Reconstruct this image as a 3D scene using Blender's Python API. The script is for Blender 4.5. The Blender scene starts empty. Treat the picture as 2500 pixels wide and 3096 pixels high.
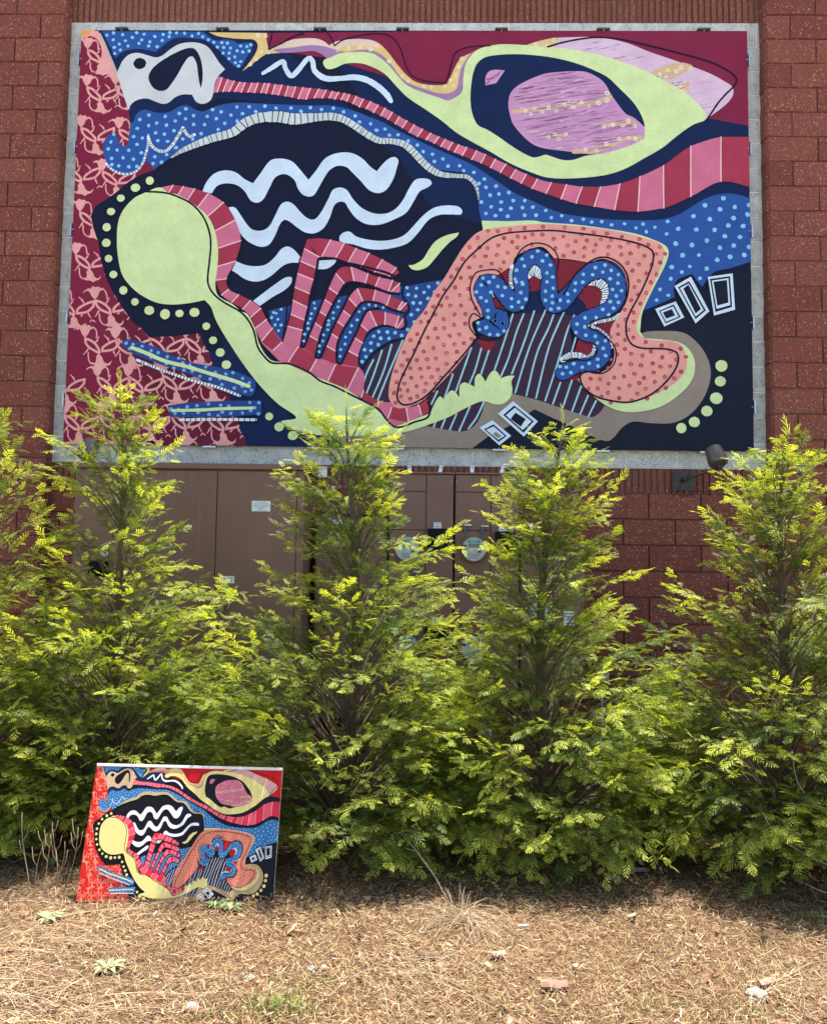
import bpy, math, random
import numpy as np
from mathutils import Vector, Matrix, noise
from mathutils.geometry import tessellate_polygon

# ------------------------------------------------------------------ camera, world, sun
sc = bpy.context.scene
COL = sc.collection
cam = bpy.data.cameras.new('camera'); camo = bpy.data.objects.new('camera', cam); COL.objects.link(camo)
camo.location = (0, 0, 1.55)
pitch, yaw, roll = 0.07260, 0.01922, 0.01390
camo.rotation_euler = (Matrix.Rotation(yaw, 3, 'Z') @ Matrix.Rotation(math.pi / 2 + pitch, 3, 'X') @ Matrix.Rotation(roll, 3, 'Z')).to_euler()
cam.sensor_fit = 'HORIZONTAL'; cam.sensor_width = 36.0; cam.lens = 36.0
cam.clip_end = 3000
sc.camera = camo

SUN = Vector((0.20, 0.21, 1.0)).normalized()
w = bpy.data.worlds.new('World'); sc.world = w; w.use_nodes = True
nt = w.node_tree; nt.nodes.clear()
out = nt.nodes.new('ShaderNodeOutputWorld'); bg = nt.nodes.new('ShaderNodeBackground'); sky = nt.nodes.new('ShaderNodeTexSky')
sky.sky_type = 'NISHITA'; sky.sun_disc = False
sky.sun_elevation = math.asin(SUN.z); sky.sun_rotation = math.atan2(SUN.x, SUN.y)
sky.air_density = 1.0; sky.dust_density = 2.0; sky.ozone_density = 1.0
bg.inputs[1].default_value = 0.12
nt.links.new(sky.outputs[0], bg.inputs[0]); nt.links.new(bg.outputs[0], out.inputs[0])
sl = bpy.data.lights.new('sun', 'SUN'); so = bpy.data.objects.new('sun', sl); COL.objects.link(so)
sl.energy = 5.0; sl.angle = math.radians(0.53); sl.color = (1.0, 0.95, 0.86)
so.rotation_euler = SUN.to_track_quat('Z', 'Y').to_euler(); so.location = (2, 2, 12)
sc.view_settings.view_transform = 'Standard'; sc.view_settings.look = 'None'
sc.view_settings.gamma = 1.0; sc.view_settings.use_curve_mapping = False
sc.view_settings.exposure = 1.45
sc.cycles.max_bounces = 6; sc.cycles.diffuse_bounces = 4; sc.cycles.transparent_max_bounces = 4

rnd = random.Random(11)
rng = np.random.default_rng(5)

def lin(c):
    c = c / 255.0
    return c / 12.92 if c <= 0.04045 else ((c + 0.055) / 1.055) ** 2.4
def srgb(r, g, b): return (lin(r), lin(g), lin(b))

# ------------------------------------------------------------------ helpers
def tagp(o, label=None, cat=None, group=None, kind=None):
    if label: o['label'] = label
    if cat: o['category'] = cat
    if group: o['group'] = group
    if kind: o['kind'] = kind
    return o
def thing(name, loc, label, cat, group=None):
    o = bpy.data.objects.new(name, None); COL.objects.link(o); o.location = loc; o.empty_display_size = 0.1
    return tagp(o, label, cat, group)
def off(o):
    v = Vector((0, 0, 0))
    while o is not None: v += Vector(o.location); o = o.parent
    return v
def add(name, me, parent=None, loc=(0, 0, 0), mat=None):
    """link mesh me (modelled round world point loc) under parent"""
    o = bpy.data.objects.new(name, me); COL.objects.link(o)
    if mat is not None and not me.materials: me.materials.append(mat)
    if parent is not None: o.parent = parent
    o.location = Vector(loc) - (off(parent) if parent is not None else Vector((0, 0, 0)))
    return o
def mesh(name, vs, fs, mat=None, smooth=False):
    me = bpy.data.meshes.new(name); me.from_pydata(vs, [], fs); 
    if mat: me.materials.append(mat)
    if smooth: me.polygons.foreach_set('use_smooth', [True] * len(me.polygons))
    me.update(); return me
def bulk(name, V, F, mat, color=None, smooth=False):
    """numpy mesh: V (n,3), F (m,k) same k"""
    me = bpy.data.meshes.new(name)
    V = np.asarray(V, np.float32); F = np.asarray(F, np.int32); m, k = F.shape
    me.vertices.add(len(V)); me.vertices.foreach_set('co', V.ravel())
    me.loops.add(m * k); me.loops.foreach_set('vertex_index', F.ravel())
    me.polygons.add(m); me.polygons.foreach_set('loop_start', np.arange(0, m * k, k, dtype=np.int32))
    me.polygons.foreach_set('loop_total', np.full(m, k, np.int32))
    if smooth: me.polygons.foreach_set('use_smooth', np.ones(m, bool))
    me.update(calc_edges=True)
    if color is not None:
        a = me.color_attributes.new('paint', 'FLOAT_COLOR', 'POINT')
        c = np.ones((len(V), 4), np.float32); c[:, :3] = color; a.data.foreach_set('color', c.ravel())
    me.materials.append(mat); return me
def boxvf(x0, x1, y0, y1, z0, z1, b=0.0):
    """box with chamfered edges"""
    if b <= 0:
        v = [(x, y, z) for x in (x0, x1) for y in (y0, y1) for z in (z0, z1)]
        return v, [(0, 1, 3, 2), (4, 6, 7, 5), (0, 4, 5, 1), (2, 3, 7, 6), (0, 2, 6, 4), (1, 5, 7, 3)]
    import bmesh
    bm = bmesh.new(); v, f = boxvf(x0, x1, y0, y1, z0, z1)
    bv = [bm.verts.new(p) for p in v]
    for q in f: bm.faces.new([bv[i] for i in q])
    bmesh.ops.bevel(bm, geom=list(bm.edges), offset=b, segments=2, affect='EDGES', profile=0.6)
    bm.verts.index_update(); vs = [tuple(p.co) for p in bm.verts]; fs = [tuple(p.index for p in q.verts) for q in bm.faces]
    bm.free(); return vs, fs
def box(name, x0, x1, y0, y1, z0, z1, mat, parent=None, b=0.003):
    cx, cy, cz = (x0 + x1) / 2, (y0 + y1) / 2, (z0 + z1) / 2
    v, f = boxvf(x0 - cx, x1 - cx, y0 - cy, y1 - cy, z0 - cz, z1 - cz, b)
    return add(name, mesh(name, v, f, mat), parent, (cx, cy, cz))
def frame(d):
    d = Vector(d).normalized(); a = Vector((0, 0, 1)) if abs(d.z) < 0.9 else Vector((1, 0, 0))
    u = d.cross(a).normalized(); return u, d.cross(u)
def tubevf(path, radii, n=8, cap=True):
    vs, fs = [], []
    P = [Vector(p) for p in path]
    if not hasattr(radii, '__len__'): radii = [radii] * len(P)
    u = None
    for i, p in enumerate(P):
        d = (P[min(i + 1, len(P) - 1)] - P[max(i - 1, 0)]).normalized()
        if u is None: u, v = frame(d)
        else:
            u = (u - d * u.dot(d)).normalized(); v = d.cross(u)
        for k in range(n):
            a = 2 * math.pi * k / n; vs.append(tuple(p + (u * math.cos(a) + v * math.sin(a)) * radii[i]))
    for i in range(len(P) - 1):
        for k in range(n):
            a = i * n + k; b = i * n + (k + 1) % n; fs.append((a, b, b + n, a + n))
    if cap:
        fs.append(tuple(range(n))[::-1]); fs.append(tuple(range((len(P) - 1) * n, len(P) * n)))
    return vs, fs
def tube(name, path, radii, mat, parent=None, n=8, loc=None, smooth=True):
    loc = Vector(loc if loc else path[0]); v, f = tubevf([Vector(p) - loc for p in path], radii, n)
    return add(name, mesh(name, v, f, mat, smooth), parent, loc)
def lathe(name, prof, axis, loc, mat, parent=None, n=28):
    """prof: (distance along axis, radius)"""
    a = Vector(axis).normalized(); u, v = frame(a); vs = []; fs = []
    for t, r in prof:
        for k in range(n):
            an = 2 * math.pi * k / n; vs.append(tuple(a * t + (u * math.cos(an) + v * math.sin(an)) * r))
    for i in range(len(prof) - 1):
        for k in range(n):
            p = i * n + k; q = i * n + (k + 1) % n; fs.append((p, q, q + n, p + n))
    fs.append(tuple(range(n))[::-1]); fs.append(tuple(range((len(prof) - 1) * n, len(prof) * n)))
    me = mesh(name, vs, fs, mat, True); me.set_sharp_from_angle(angle=math.radians(35)) if hasattr(me, 'set_sharp_from_angle') else None
    return add(name, me, parent, loc)

# ------------------------------------------------------------------ materials
def mat(name, base=(0.5, 0.5, 0.5), rough=0.6, metal=0.0, spec=0.5):
    m = bpy.data.materials.new(name); m.use_nodes = True
    b = m.node_tree.nodes['Principled BSDF']
    b.inputs['Base Color'].default_value = (*base, 1); b.inputs['Roughness'].default_value = rough
    b.inputs['Metallic'].default_value = metal; b.inputs['Specular IOR Level'].default_value = spec
    return m, m.node_tree, b
def N(t, kind, **kw):
    n = t.nodes.new(kind)
    for k, v in kw.items(): setattr(n, k, v)
    return n
def noi(t, co, scale, detail=4, rough=0.6):
    n = N(t, 'ShaderNodeTexNoise'); n.inputs['Scale'].default_value = scale; n.inputs['Detail'].default_value = detail
    n.inputs['Roughness'].default_value = rough; t.links.new(co, n.inputs['Vector']); return n.outputs['Fac']
def mr(t, x, a, b, c=0.0, d=1.0):
    n = N(t, 'ShaderNodeMapRange'); t.links.new(x, n.inputs[0])
    for i, v in enumerate((a, b, c, d)): n.inputs[i + 1].default_value = v
    return n.outputs[0]
def mix(t, f, a, b, bt='MIX'):
    n = N(t, 'ShaderNodeMix', data_type='RGBA', blend_type=bt)
    if isinstance(f, (int, float)): n.inputs[0].default_value = f
    else: t.links.new(f, n.inputs[0])
    for i, v in ((6, a), (7, b)):
        if isinstance(v, tuple): n.inputs[i].default_value = (*v[:3], 1)
        else: t.links.new(v, n.inputs[i])
    return n.outputs[2]
def mul(t, a, b, op='MULTIPLY'):
    n = N(t, 'ShaderNodeMath', operation=op)
    for i, v in enumerate((a, b)):
        if isinstance(v, (int, float)): n.inputs[i].default_value = v
        else: t.links.new(v, n.inputs[i])
    return n.outputs[0]
def bump(t, h, b, dist, strength=1.0):
    n = N(t, 'ShaderNodeBump'); n.inputs['Strength'].default_value = strength; n.inputs['Distance'].default_value = dist
    t.links.new(h, n.inputs['Height']); t.links.new(n.outputs[0], b.inputs['Normal'])
def geo_pos(t):
    return N(t, 'ShaderNodeNewGeometry').outputs['Position']

def block_mat(name, c1, c2, fleck, dense):
    m, t, b = mat(name, rough=0.92, spec=0.2)
    P = geo_pos(t); oi = N(t, 'ShaderNodeObjectInfo').outputs['Random']
    base = mix(t, mul(t, mul(t, noi(t, P, 7, 5), 0.7), mul(t, oi, 0.9), 'ADD'), c1, c2)
    base = mix(t, mr(t, noi(t, P, 70, 4, 0.7), 0.35, 0.75), base, tuple(x * 0.55 for x in c1))
    vo = N(t, 'ShaderNodeTexVoronoi', feature='F1'); vo.inputs['Scale'].default_value = 75; t.links.new(P, vo.inputs['Vector'])
    col = N(t, 'ShaderNodeSeparateColor'); t.links.new(vo.outputs['Color'], col.inputs[0])
    near = mr(t, mul(t, vo.outputs['Distance'], mul(t, noi(t, P, 220, 2), 0.6), 'ADD'), 0.46, 0.66, 1, 0)
    pick = mr(t, mul(t, col.outputs[0], mr(t, noi(t, P, 9, 3), 0.3, 0.75, 0.7, 1.25)), dense, dense + 0.05)
    fl = mul(t, near, pick)
    base2 = mix(t, mul(t, fl, mr(t, col.outputs[1], 0, 1, 0.35, 0.95)), base, fleck)
    t.links.new(base2, b.inputs['Base Color'])
    h = mul(t, mul(t, noi(t, P, 38, 6, 0.7), 0.7), mul(t, noi(t, P, 170, 3), 0.3), 'ADD')
    bump(t, h, b, 0.012, 0.8); return m
M_red = block_mat('split_face_block', (0.190, 0.056, 0.038), (0.29, 0.100, 0.070), (0.80, 0.55, 0.40), 0.66)
M_flute = block_mat('fluted_block', (0.20, 0.068, 0.044), (0.29, 0.115, 0.078), (0.75, 0.52, 0.38), 0.74)
M_groove = block_mat('mortar_red', (0.18, 0.085, 0.066), (0.26, 0.145, 0.115), (0.3, 0.2, 0.15), 0.95)
def grey_mat():
    m, t, b = mat('grey_block', rough=0.9, spec=0.2); P = geo_pos(t); oi = N(t, 'ShaderNodeObjectInfo').outputs['Random']
    base = mix(t, mul(t, oi, 0.9), (0.52, 0.55, 0.51), (0.68, 0.70, 0.66))
    base = mix(t, mr(t, noi(t, P, 11, 5), 0.35, 0.7), base, (0.46, 0.48, 0.45))
    pit = mul(t, mr(t, noi(t, P, 130, 4, 0.75), 0.56, 0.62), mr(t, noi(t, P, 9, 3), 0.35, 0.6))
    base = mix(t, mul(t, pit, 0.9), base, (0.08, 0.10, 0.10))
    t.links.new(base, b.inputs['Base Color']); bump(t, mul(t, pit, -1.0), b, 0.004); return m
M_grey = grey_mat()
def plain(name, c, rough=0.6, metal=0.0, var=0.15, scale=20, spec=0.5, bmp=0.0):
    m, t, b = mat(name, c, rough, metal, spec); P = geo_pos(t)
    f = noi(t, P, scale, 5); t.links.new(mix(t, mr(t, f, 0.3, 0.7), tuple(x * (1 - var) for x in c), tuple(min(1, x * (1 + var)) for x in c)), b.inputs['Base Color'])
    t.links.new(mr(t, noi(t, P, scale * 2.3, 3), 0.3, 0.7, rough * 0.85, min(1, rough * 1.15)), b.inputs['Roughness'])
    if bmp: bump(t, noi(t, P, scale * 6, 3), b, bmp)
    return m
M_mortar = plain('mortar_grey', (0.85, 0.87, 0.85), 0.95, bmp=0.002)
def cab_mat():
    m, t, b = mat('brown_enamel', rough=0.5); P = geo_pos(t)
    base = mix(t, mr(t, noi(t, P, 1.6, 5), 0.3, 0.7), (0.160, 0.082, 0.054), (0.19, 0.100, 0.067))
    st = N(t, 'ShaderNodeMapping'); t.links.new(P, st.inputs[0]); st.inputs['Scale'].default_value = (26, 26, 1.2)
    base = mix(t, mul(t, mr(t, noi(t, st.outputs[0], 1, 4), 0.55, 0.8), 0.25), base, (0.25, 0.19, 0.15))
    t.links.new(base, b.inputs['Base Color']); t.links.new(mr(t, noi(t, P, 6, 4), 0.3, 0.7, 0.42, 0.62), b.inputs['Roughness'])
    bump(t, noi(t, P, 260, 2), b, 0.0006); return m
M_cab = cab_mat()
M_black = plain('black_plastic', (0.004, 0.004, 0.005), 0.6, spec=0.15)
M_iron = plain('dark_iron', (0.035, 0.035, 0.037), 0.55)
M_bronze = plain('bronze_lamp_paint', (0.12, 0.095, 0.078), 0.36, 0.3, 0.1)
M_steel = plain('zinc_steel', (0.50, 0.52, 0.55), 0.35, 0.85)
M_clip = plain('olive_steel', (0.11, 0.105, 0.075), 0.5, 0.5)
M_alu = plain('bright_aluminium', (0.72, 0.76, 0.78), 0.4, 0.2)
M_sticker = plain('label_paper', (0.72, 0.76, 0.78), 0.6, var=0.05)
M_ink = plain('label_ink', (0.05, 0.055, 0.07), 0.7)
M_meter = plain('meter_face', (0.50, 0.56, 0.53), 0.5, var=0.06)
M_teal = plain('teal_label', (0.04, 0.36, 0.27), 0.5)
M_lcd = plain('lcd_window', (0.20, 0.22, 0.16), 0.35)
M_padlock = plain('blue_padlock', (0.01, 0.09, 0.12), 0.4)
M_brass = plain('brass_screw', (0.55, 0.45, 0.30), 0.35, 0.8)
M_duct = plain('lamp_wire', (0.03, 0.02, 0.02), 0.6)
M_handle = plain('green_brass_handle', (0.20, 0.24, 0.13), 0.4, 0.4)
m, t, b = mat('meter_glass', (1, 1, 1), 0.03); b.inputs['Transmission Weight'].default_value = 1.0; b.inputs['IOR'].default_value = 1.2; M_glass = m

def paint_mat(name, rough, wob, weave):
    m, t, b = mat(name, rough=rough, spec=0.14)
    at = N(t, 'ShaderNodeAttribute', attribute_name='paint').outputs['Color']
    tc = N(t, 'ShaderNodeTexCoord').outputs['Object']
    f = mr(t, noi(t, tc, 5 * wob, 6, 0.65), 0.3, 0.7, 0.88, 1.08)
    g = mr(t, noi(t, tc, 45 * wob, 4, 0.7), 0.3, 0.7, 0.95, 1.05)
    h = N(t, 'ShaderNodeVectorMath', operation='SCALE'); t.links.new(at, h.inputs[0]); t.links.new(mul(t, f, g), h.inputs['Scale'])
    t.links.new(h.outputs[0], b.inputs['Base Color'])
    mp = N(t, 'ShaderNodeMapping'); t.links.new(tc, mp.inputs[0]); mp.inputs['Scale'].default_value = (1, 3, 1)
    bump(t, mul(t, noi(t, mp.outputs[0], 30 * wob, 5), noi(t, tc, weave, 2), 'ADD'), b, 0.003 / wob, 0.6)
    return m
M_paint = paint_mat('mural_paint', 0.62, 1.0, 400)
M_paint_small = paint_mat('canvas_paint', 0.42, 5.0, 1500)

# ------------------------------------------------------------------ ground
def ground_h(x, y):
    return 0.018 * noise.noise(Vector((x * 0.9, y * 0.9, 0))) + 0.010 * noise.noise(Vector((x * 3.1, y * 3.1, 4)))
def ground():
    xs = list(np.linspace(-400, -8, 8)) + list(np.linspace(-5, 5, 101)) + list(np.linspace(8, 400, 8))
    ys = list(np.linspace(-400, -6, 8)) + list(np.linspace(-1, 7.5, 86)) + list(np.linspace(12, 400, 8))
    V = [(x, y, ground_h(x, y) if abs(x) < 6 and -2 < y < 8 else 0.0) for y in ys for x in xs]
    n = len(xs); F = [(j * n + i, j * n + i + 1, (j + 1) * n + i + 1, (j + 1) * n + i) for j in range(len(ys) - 1) for i in range(n - 1)]
    m, t, b = mat('mulch_soil', rough=0.95, spec=0.15); P = geo_pos(t)
    c = mix(t, mr(t, noi(t, P, 1.6, 5), 0.35, 0.65), (0.10, 0.055, 0.03), (0.17, 0.10, 0.055))
    mp = N(t, 'ShaderNodeMapping'); t.links.new(P, mp.inputs[0]); mp.inputs['Scale'].default_value = (1, 2.2, 1)
    mp2 = N(t, 'ShaderNodeMapping'); t.links.new(P, mp2.inputs[0]); mp2.inputs['Scale'].default_value = (40, 260, 40); mp2.inputs['Rotation'].default_value = (0, 0, .6)
    mp3 = N(t, 'ShaderNodeMapping'); t.links.new(P, mp3.inputs[0]); mp3.inputs['Scale'].default_value = (230, 35, 40); mp3.inputs['Rotation'].default_value = (0, 0, .3)
    c = mix(t, mr(t, noi(t, mp2.outputs[0], 1, 3, 0.6), 0.55, 0.62), c, (0.34, 0.23, 0.12))
    c = mix(t, mr(t, noi(t, mp3.outputs[0], 1, 3, 0.6), 0.55, 0.62), c, (0.27, 0.16, 0.085))
    c = mix(t, mr(t, noi(t, P, 120, 4, 0.7), 0.50, 0.62), c, (0.045, 0.024, 0.015))
    t.links.new(c, b.inputs['Base Color']); bump(t, noi(t, mp.outputs[0], 60, 6, 0.75), b, 0.012)
    o = add('ground', mesh('ground', V, F, m, True)); tagp(o, 'flat bed of brown soil and mulch in front of the building', kind='structure')
    # pale concrete paving added unseen behind the camera to bounce light at the wall
    m2 = plain('bounce_concrete', (0.42, 0.40, 0.36), 0.9, var=0.12, scale=3, bmp=0.003)
    V, F = boxvf(-60, 60, -60, -1.6, -0.1, 0.06, 0)
    o = add('bounce_paving', mesh('bounce_paving', V, F, m2)); tagp(o, 'unseen pale concrete added behind the camera to bounce light', kind='structure')
ground()

# ------------------------------------------------------------------ building
G = 6.552            # plane of the recessed wall
P_ = 6.432           # plane of the pilasters
PITCH = 0.2043
def face_block(w, h, seed, depth=0.05, rough=0.006, chl=0.0, chr_=0.0, side=0.13):
    """split faced block, front towards -y, origin at its centre, optional deep chamfered return"""
    r = random.Random(seed); nx = 4 if w > 0.3 else 2; nz = 2
    e = 0.0055; vs = []; fs = []
    xs = [-w / 2 + e + (w - 2 * e) * i / nx for i in range(nx + 1)]; zs = [-h / 2 + e + (h - 2 * e) * j / nz for j in range(nz + 1)]
    if chl: xs[0] += chl
    if chr_: xs[-1] -= chr_
    for j, z in enumerate(zs):
        for i, x in enumerate(xs):
            inner = 0 < i < nx and 0 < j < nz
            vs.append((x + r.uniform(-1, 1) * 0.002, -r.uniform(0, rough) - (0.003 if inner else 0), z + r.uniform(-1, 1) * 0.0015))
    W = nx + 1
    for j in range(nz):
        for i in range(nx): a = j * W + i; fs.append((a, a + 1, a + 1 + W, a + W))
    ring = list(range(W)) + [j * W + nx for j in range(1, nz + 1)] + [nz * W + i for i in range(nx - 1, -1, -1)] + [j * W for j in range(nz - 1, 0, -1)]
    s = len(vs); 
    for k in ring:
        x, y, z = vs[k]
        jx = k % W; dz = -1 if k < W else (1 if k >= nz * W else 0)
        X = x; Y = 0.007
        if jx == 0: X = -w / 2 + (0.001 if not chl else 0.0); Y = 0.008 + chl * 1.1
        if jx == nx: X = w / 2 - (0.001 if not chr_ else 0.0); Y = 0.008 + chr_ * 1.1
        Z = z + dz * e * 0.85
        vs.append((X + (r.uniform(-.003, .003) if (chl or chr_) else 0), Y, Z))
    n = len(ring)
    for k in range(n): a = ring[k]; b = ring[(k + 1) % n]; fs.append((b, a, s + k, s + (k + 1) % n))
    s2 = len(vs); D = side if (chl or chr_) else depth
    for k in range(n):
        x, y, z = vs[s + k]; vs.append((x, D, z))
    for k in range(n): fs.append((s + (k + 1) % n, s + k, s2 + k, s2 + (k + 1) % n))
    return mesh('block', vs, fs, M_red)
GAP = 0.0045
FULL = [face_block(0.4043, PITCH - GAP, i) for i in range(8)]
HALF = [face_block(0.199, PITCH - GAP, 30 + i) for i in range(6)]
CFL = {}
def corner(wid, left, i):
    k = (round(wid, 3), left, i)
    if k not in CFL: CFL[k] = face_block(wid, PITCH - GAP, 60 + i * 7 + int(left), rough=0.008, chl=0.014 if left else 0, chr_=0 if left else 0.014)
    return CFL[k]
ZTOP = 6.50
building = thing('building', (0, G, 0), 'red split-face block building wall carrying the big framed mural', 'building')
left_p = thing('pilaster', (-4.2, P_, 0), 'red block pilaster at the left edge, left of the mural', 'pilaster', )
right_p = thing('pilaster', (3.9, P_, 0), 'red block pilaster at the right edge, right of the mural', 'pilaster')
# core volumes
box('wall_core', -5.6, 5.6, G + 0.018, G + 0.5, -0.3, ZTOP, M_groove, building, 0)
box('pilaster_core', -5.6, -3.052, P_ + 0.011, G + 0.02, -0.3, ZTOP, M_groove, left_p, 0)
box('pilaster_core', 2.674, 5.6, P_ + 0.011, G + 0.02, -0.3, ZTOP, M_groove, right_p, 0)
zline0 = 6.089
ks = range(-3, 31)
for k in ks:
    z1 = zline0 - PITCH * k; zc = z1 - PITCH / 2
    if zc < -0.1 or zc > ZTOP - 0.1: continue
    for side in (-1, 1):
        edge = 2.658 if side > 0 else -3.038
        par = right_p if side > 0 else left_p
        x = edge; first = True
        half_first = (k % 2 == 0) if side > 0 else (k % 2 == 0)
        while abs(x) < 5.3:
            wd = 0.2043 if (first and half_first) else 0.4086
            xc = x + side * wd / 2
            me = corner(wd - GAP, side > 0, rnd.randrange(4)) if first else FULL[rnd.randrange(8)]
            if abs(xc) < 4.55 or first:
                o = add('block', me, par, (xc, P_ + rnd.uniform(-0.004, 0.003), zc)); o.rotation_euler = (rnd.uniform(-.006, .006), 0, rnd.uniform(-.006, .006))
            x += side * wd; first = False
# recess: grey blocks round the mural, fluted bands, plain red courses
GZT, GP = 6.105, 0.20583
XL, XR = -3.052, 2.674
def flute_block(w, h, seed):
    r = random.Random(seed); n = max(1, round(w / 0.051)); vs = []; fs = []
    x = -w / 2; p = w / n
    prof = []
    for i in range(n):
        a = x + i * p; e = r.uniform(-.002, .002)
        prof += [(a + 0.001, 0.017), (a + 0.010 + e, 0.016), (a + 0.014 + e, -0.002 + r.uniform(-.003, .002)), (a + p - 0.006, -0.003 + r.uniform(-.003, .002)), (a + p - 0.001, 0.012)]
    for j, z in enumerate((-h / 2, 0.0, h / 2)):
        for (X, Y) in prof: vs.append((X, Y + r.uniform(-.0012, .0012) + (0.004 if j != 1 else 0), z))
    m_ = len(prof)
    for j in range(2):
        for i in range(m_ - 1): a = j * m_ + i; fs.append((a, a + 1, a + 1 + m_, a + m_))
    s = len(vs)
    for j in (0, 2):
        for (X, Y) in prof: vs.append((X, 0.04, -h / 2 if j == 0 else h / 2))
    for i in range(m_ - 1):
        fs.append((i + 1, i, s + i, s + i + 1)); fs.append((2 * m_ + i, 2 * m_ + i + 1, s + m_ + i + 1, s + m_ + i))
    return mesh('block', vs, fs, M_flute)
FL = [flute_block(0.405, 0.198, i) for i in range(5)]
FLH = {}
def plain_block(w, h, m_, nm='block', seed=0):
    r = random.Random(seed); vs, fs = boxvf(-w / 2, w / 2, 0, 0.05, -h / 2, h / 2, 0.003)
    return mesh(nm, vs, fs, m_)
def row_x(off_=0.0):
    x = XL - off_; res = []
    while x < XR - 0.02:
        a = max(x, XL); b = min(x + 0.4086, XR)
        if b - a > 0.03: res.append((a, b))
        x += 0.4086
    return res
# fluted course above the grey, two plain courses over that
for nm, zc in (('fluted', GZT + 0.1035), ('fluted', 2.397 - 0.1 + 0.0)):
    for a, b in row_x(0.2 if zc > 4 else 0.0):
        o = add('block', FL[rnd.randrange(5)] if b - a > .4 else flute_block(b - a - .004, 0.198, 9), building, ((a + b) / 2, G + rnd.uniform(-.001, .004), zc))
for i, zc in enumerate((GZT + 0.207 + 0.1022, GZT + 0.207 + 0.3065)):
    for a, b in row_x(0.2 * (i % 2)):
        o = add('block', FULL[rnd.randrange(8)], building, ((a + b) / 2, G, zc)); o.scale = ((b - a - GAP) / 0.4043, 1, 1)
z = 2.196; i = 0
while z > -0.05:
    for a, b in row_x(0.118 if i % 2 == 0 else 0.32):
        o = add('block', FULL[rnd.randrange(8)], building, ((a + b) / 2, G + rnd.uniform(-.002, .002), z - PITCH / 2)); o.scale = ((b - a - GAP) / 0.4043, 1, 1)
    z -= 0.2055; i += 1
# grey band
grey = thing('grey_block_band', (0, G, 2.4), 'band of pale grey smooth blocks framing the mural', 'block band')
box('mortar_bed', XL, XR, G + 0.0035, G + 0.028, 2.397, GZT, M_mortar, grey, 0)
def grey_b(a, b, z0, z1):
    w_, h_ = b - a - 0.008, z1 - z0 - 0.008
    v, f = boxvf(-w_ / 2, w_ / 2, 0, 0.012, -h_ / 2, h_ / 2, 0.002)
    add('block', mesh('block', v, f, M_grey), grey, ((a + b) / 2, G - 0.0025, (z0 + z1) / 2))
x = -3.452 + 0.0; cuts = []
x = -2.644 - 0.4086
while x < XR - 0.02: cuts.append((max(x, XL), min(x + 0.4066, XR))); x += 0.4066
for a, b in cuts:
    grey_b(a, b, GZT - GP, GZT); 
for a, b in [(max(c + 0.14, XL), min(d + 0.14, XR)) for c, d in ([(XL - 0.3, XL - 0.0)] + cuts) if min(d + 0.14, XR) - max(c + 0.14, XL) > 0.05]:
    grey_b(a, b, 2.397, 2.397 + 0.206)
for k in range(1, 17):
    z1 = GZT - GP * k
    grey_b(XL, XL + 0.3, z1 - GP, z1); grey_b(XR - 0.3, XR, z1 - GP, z1)

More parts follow.
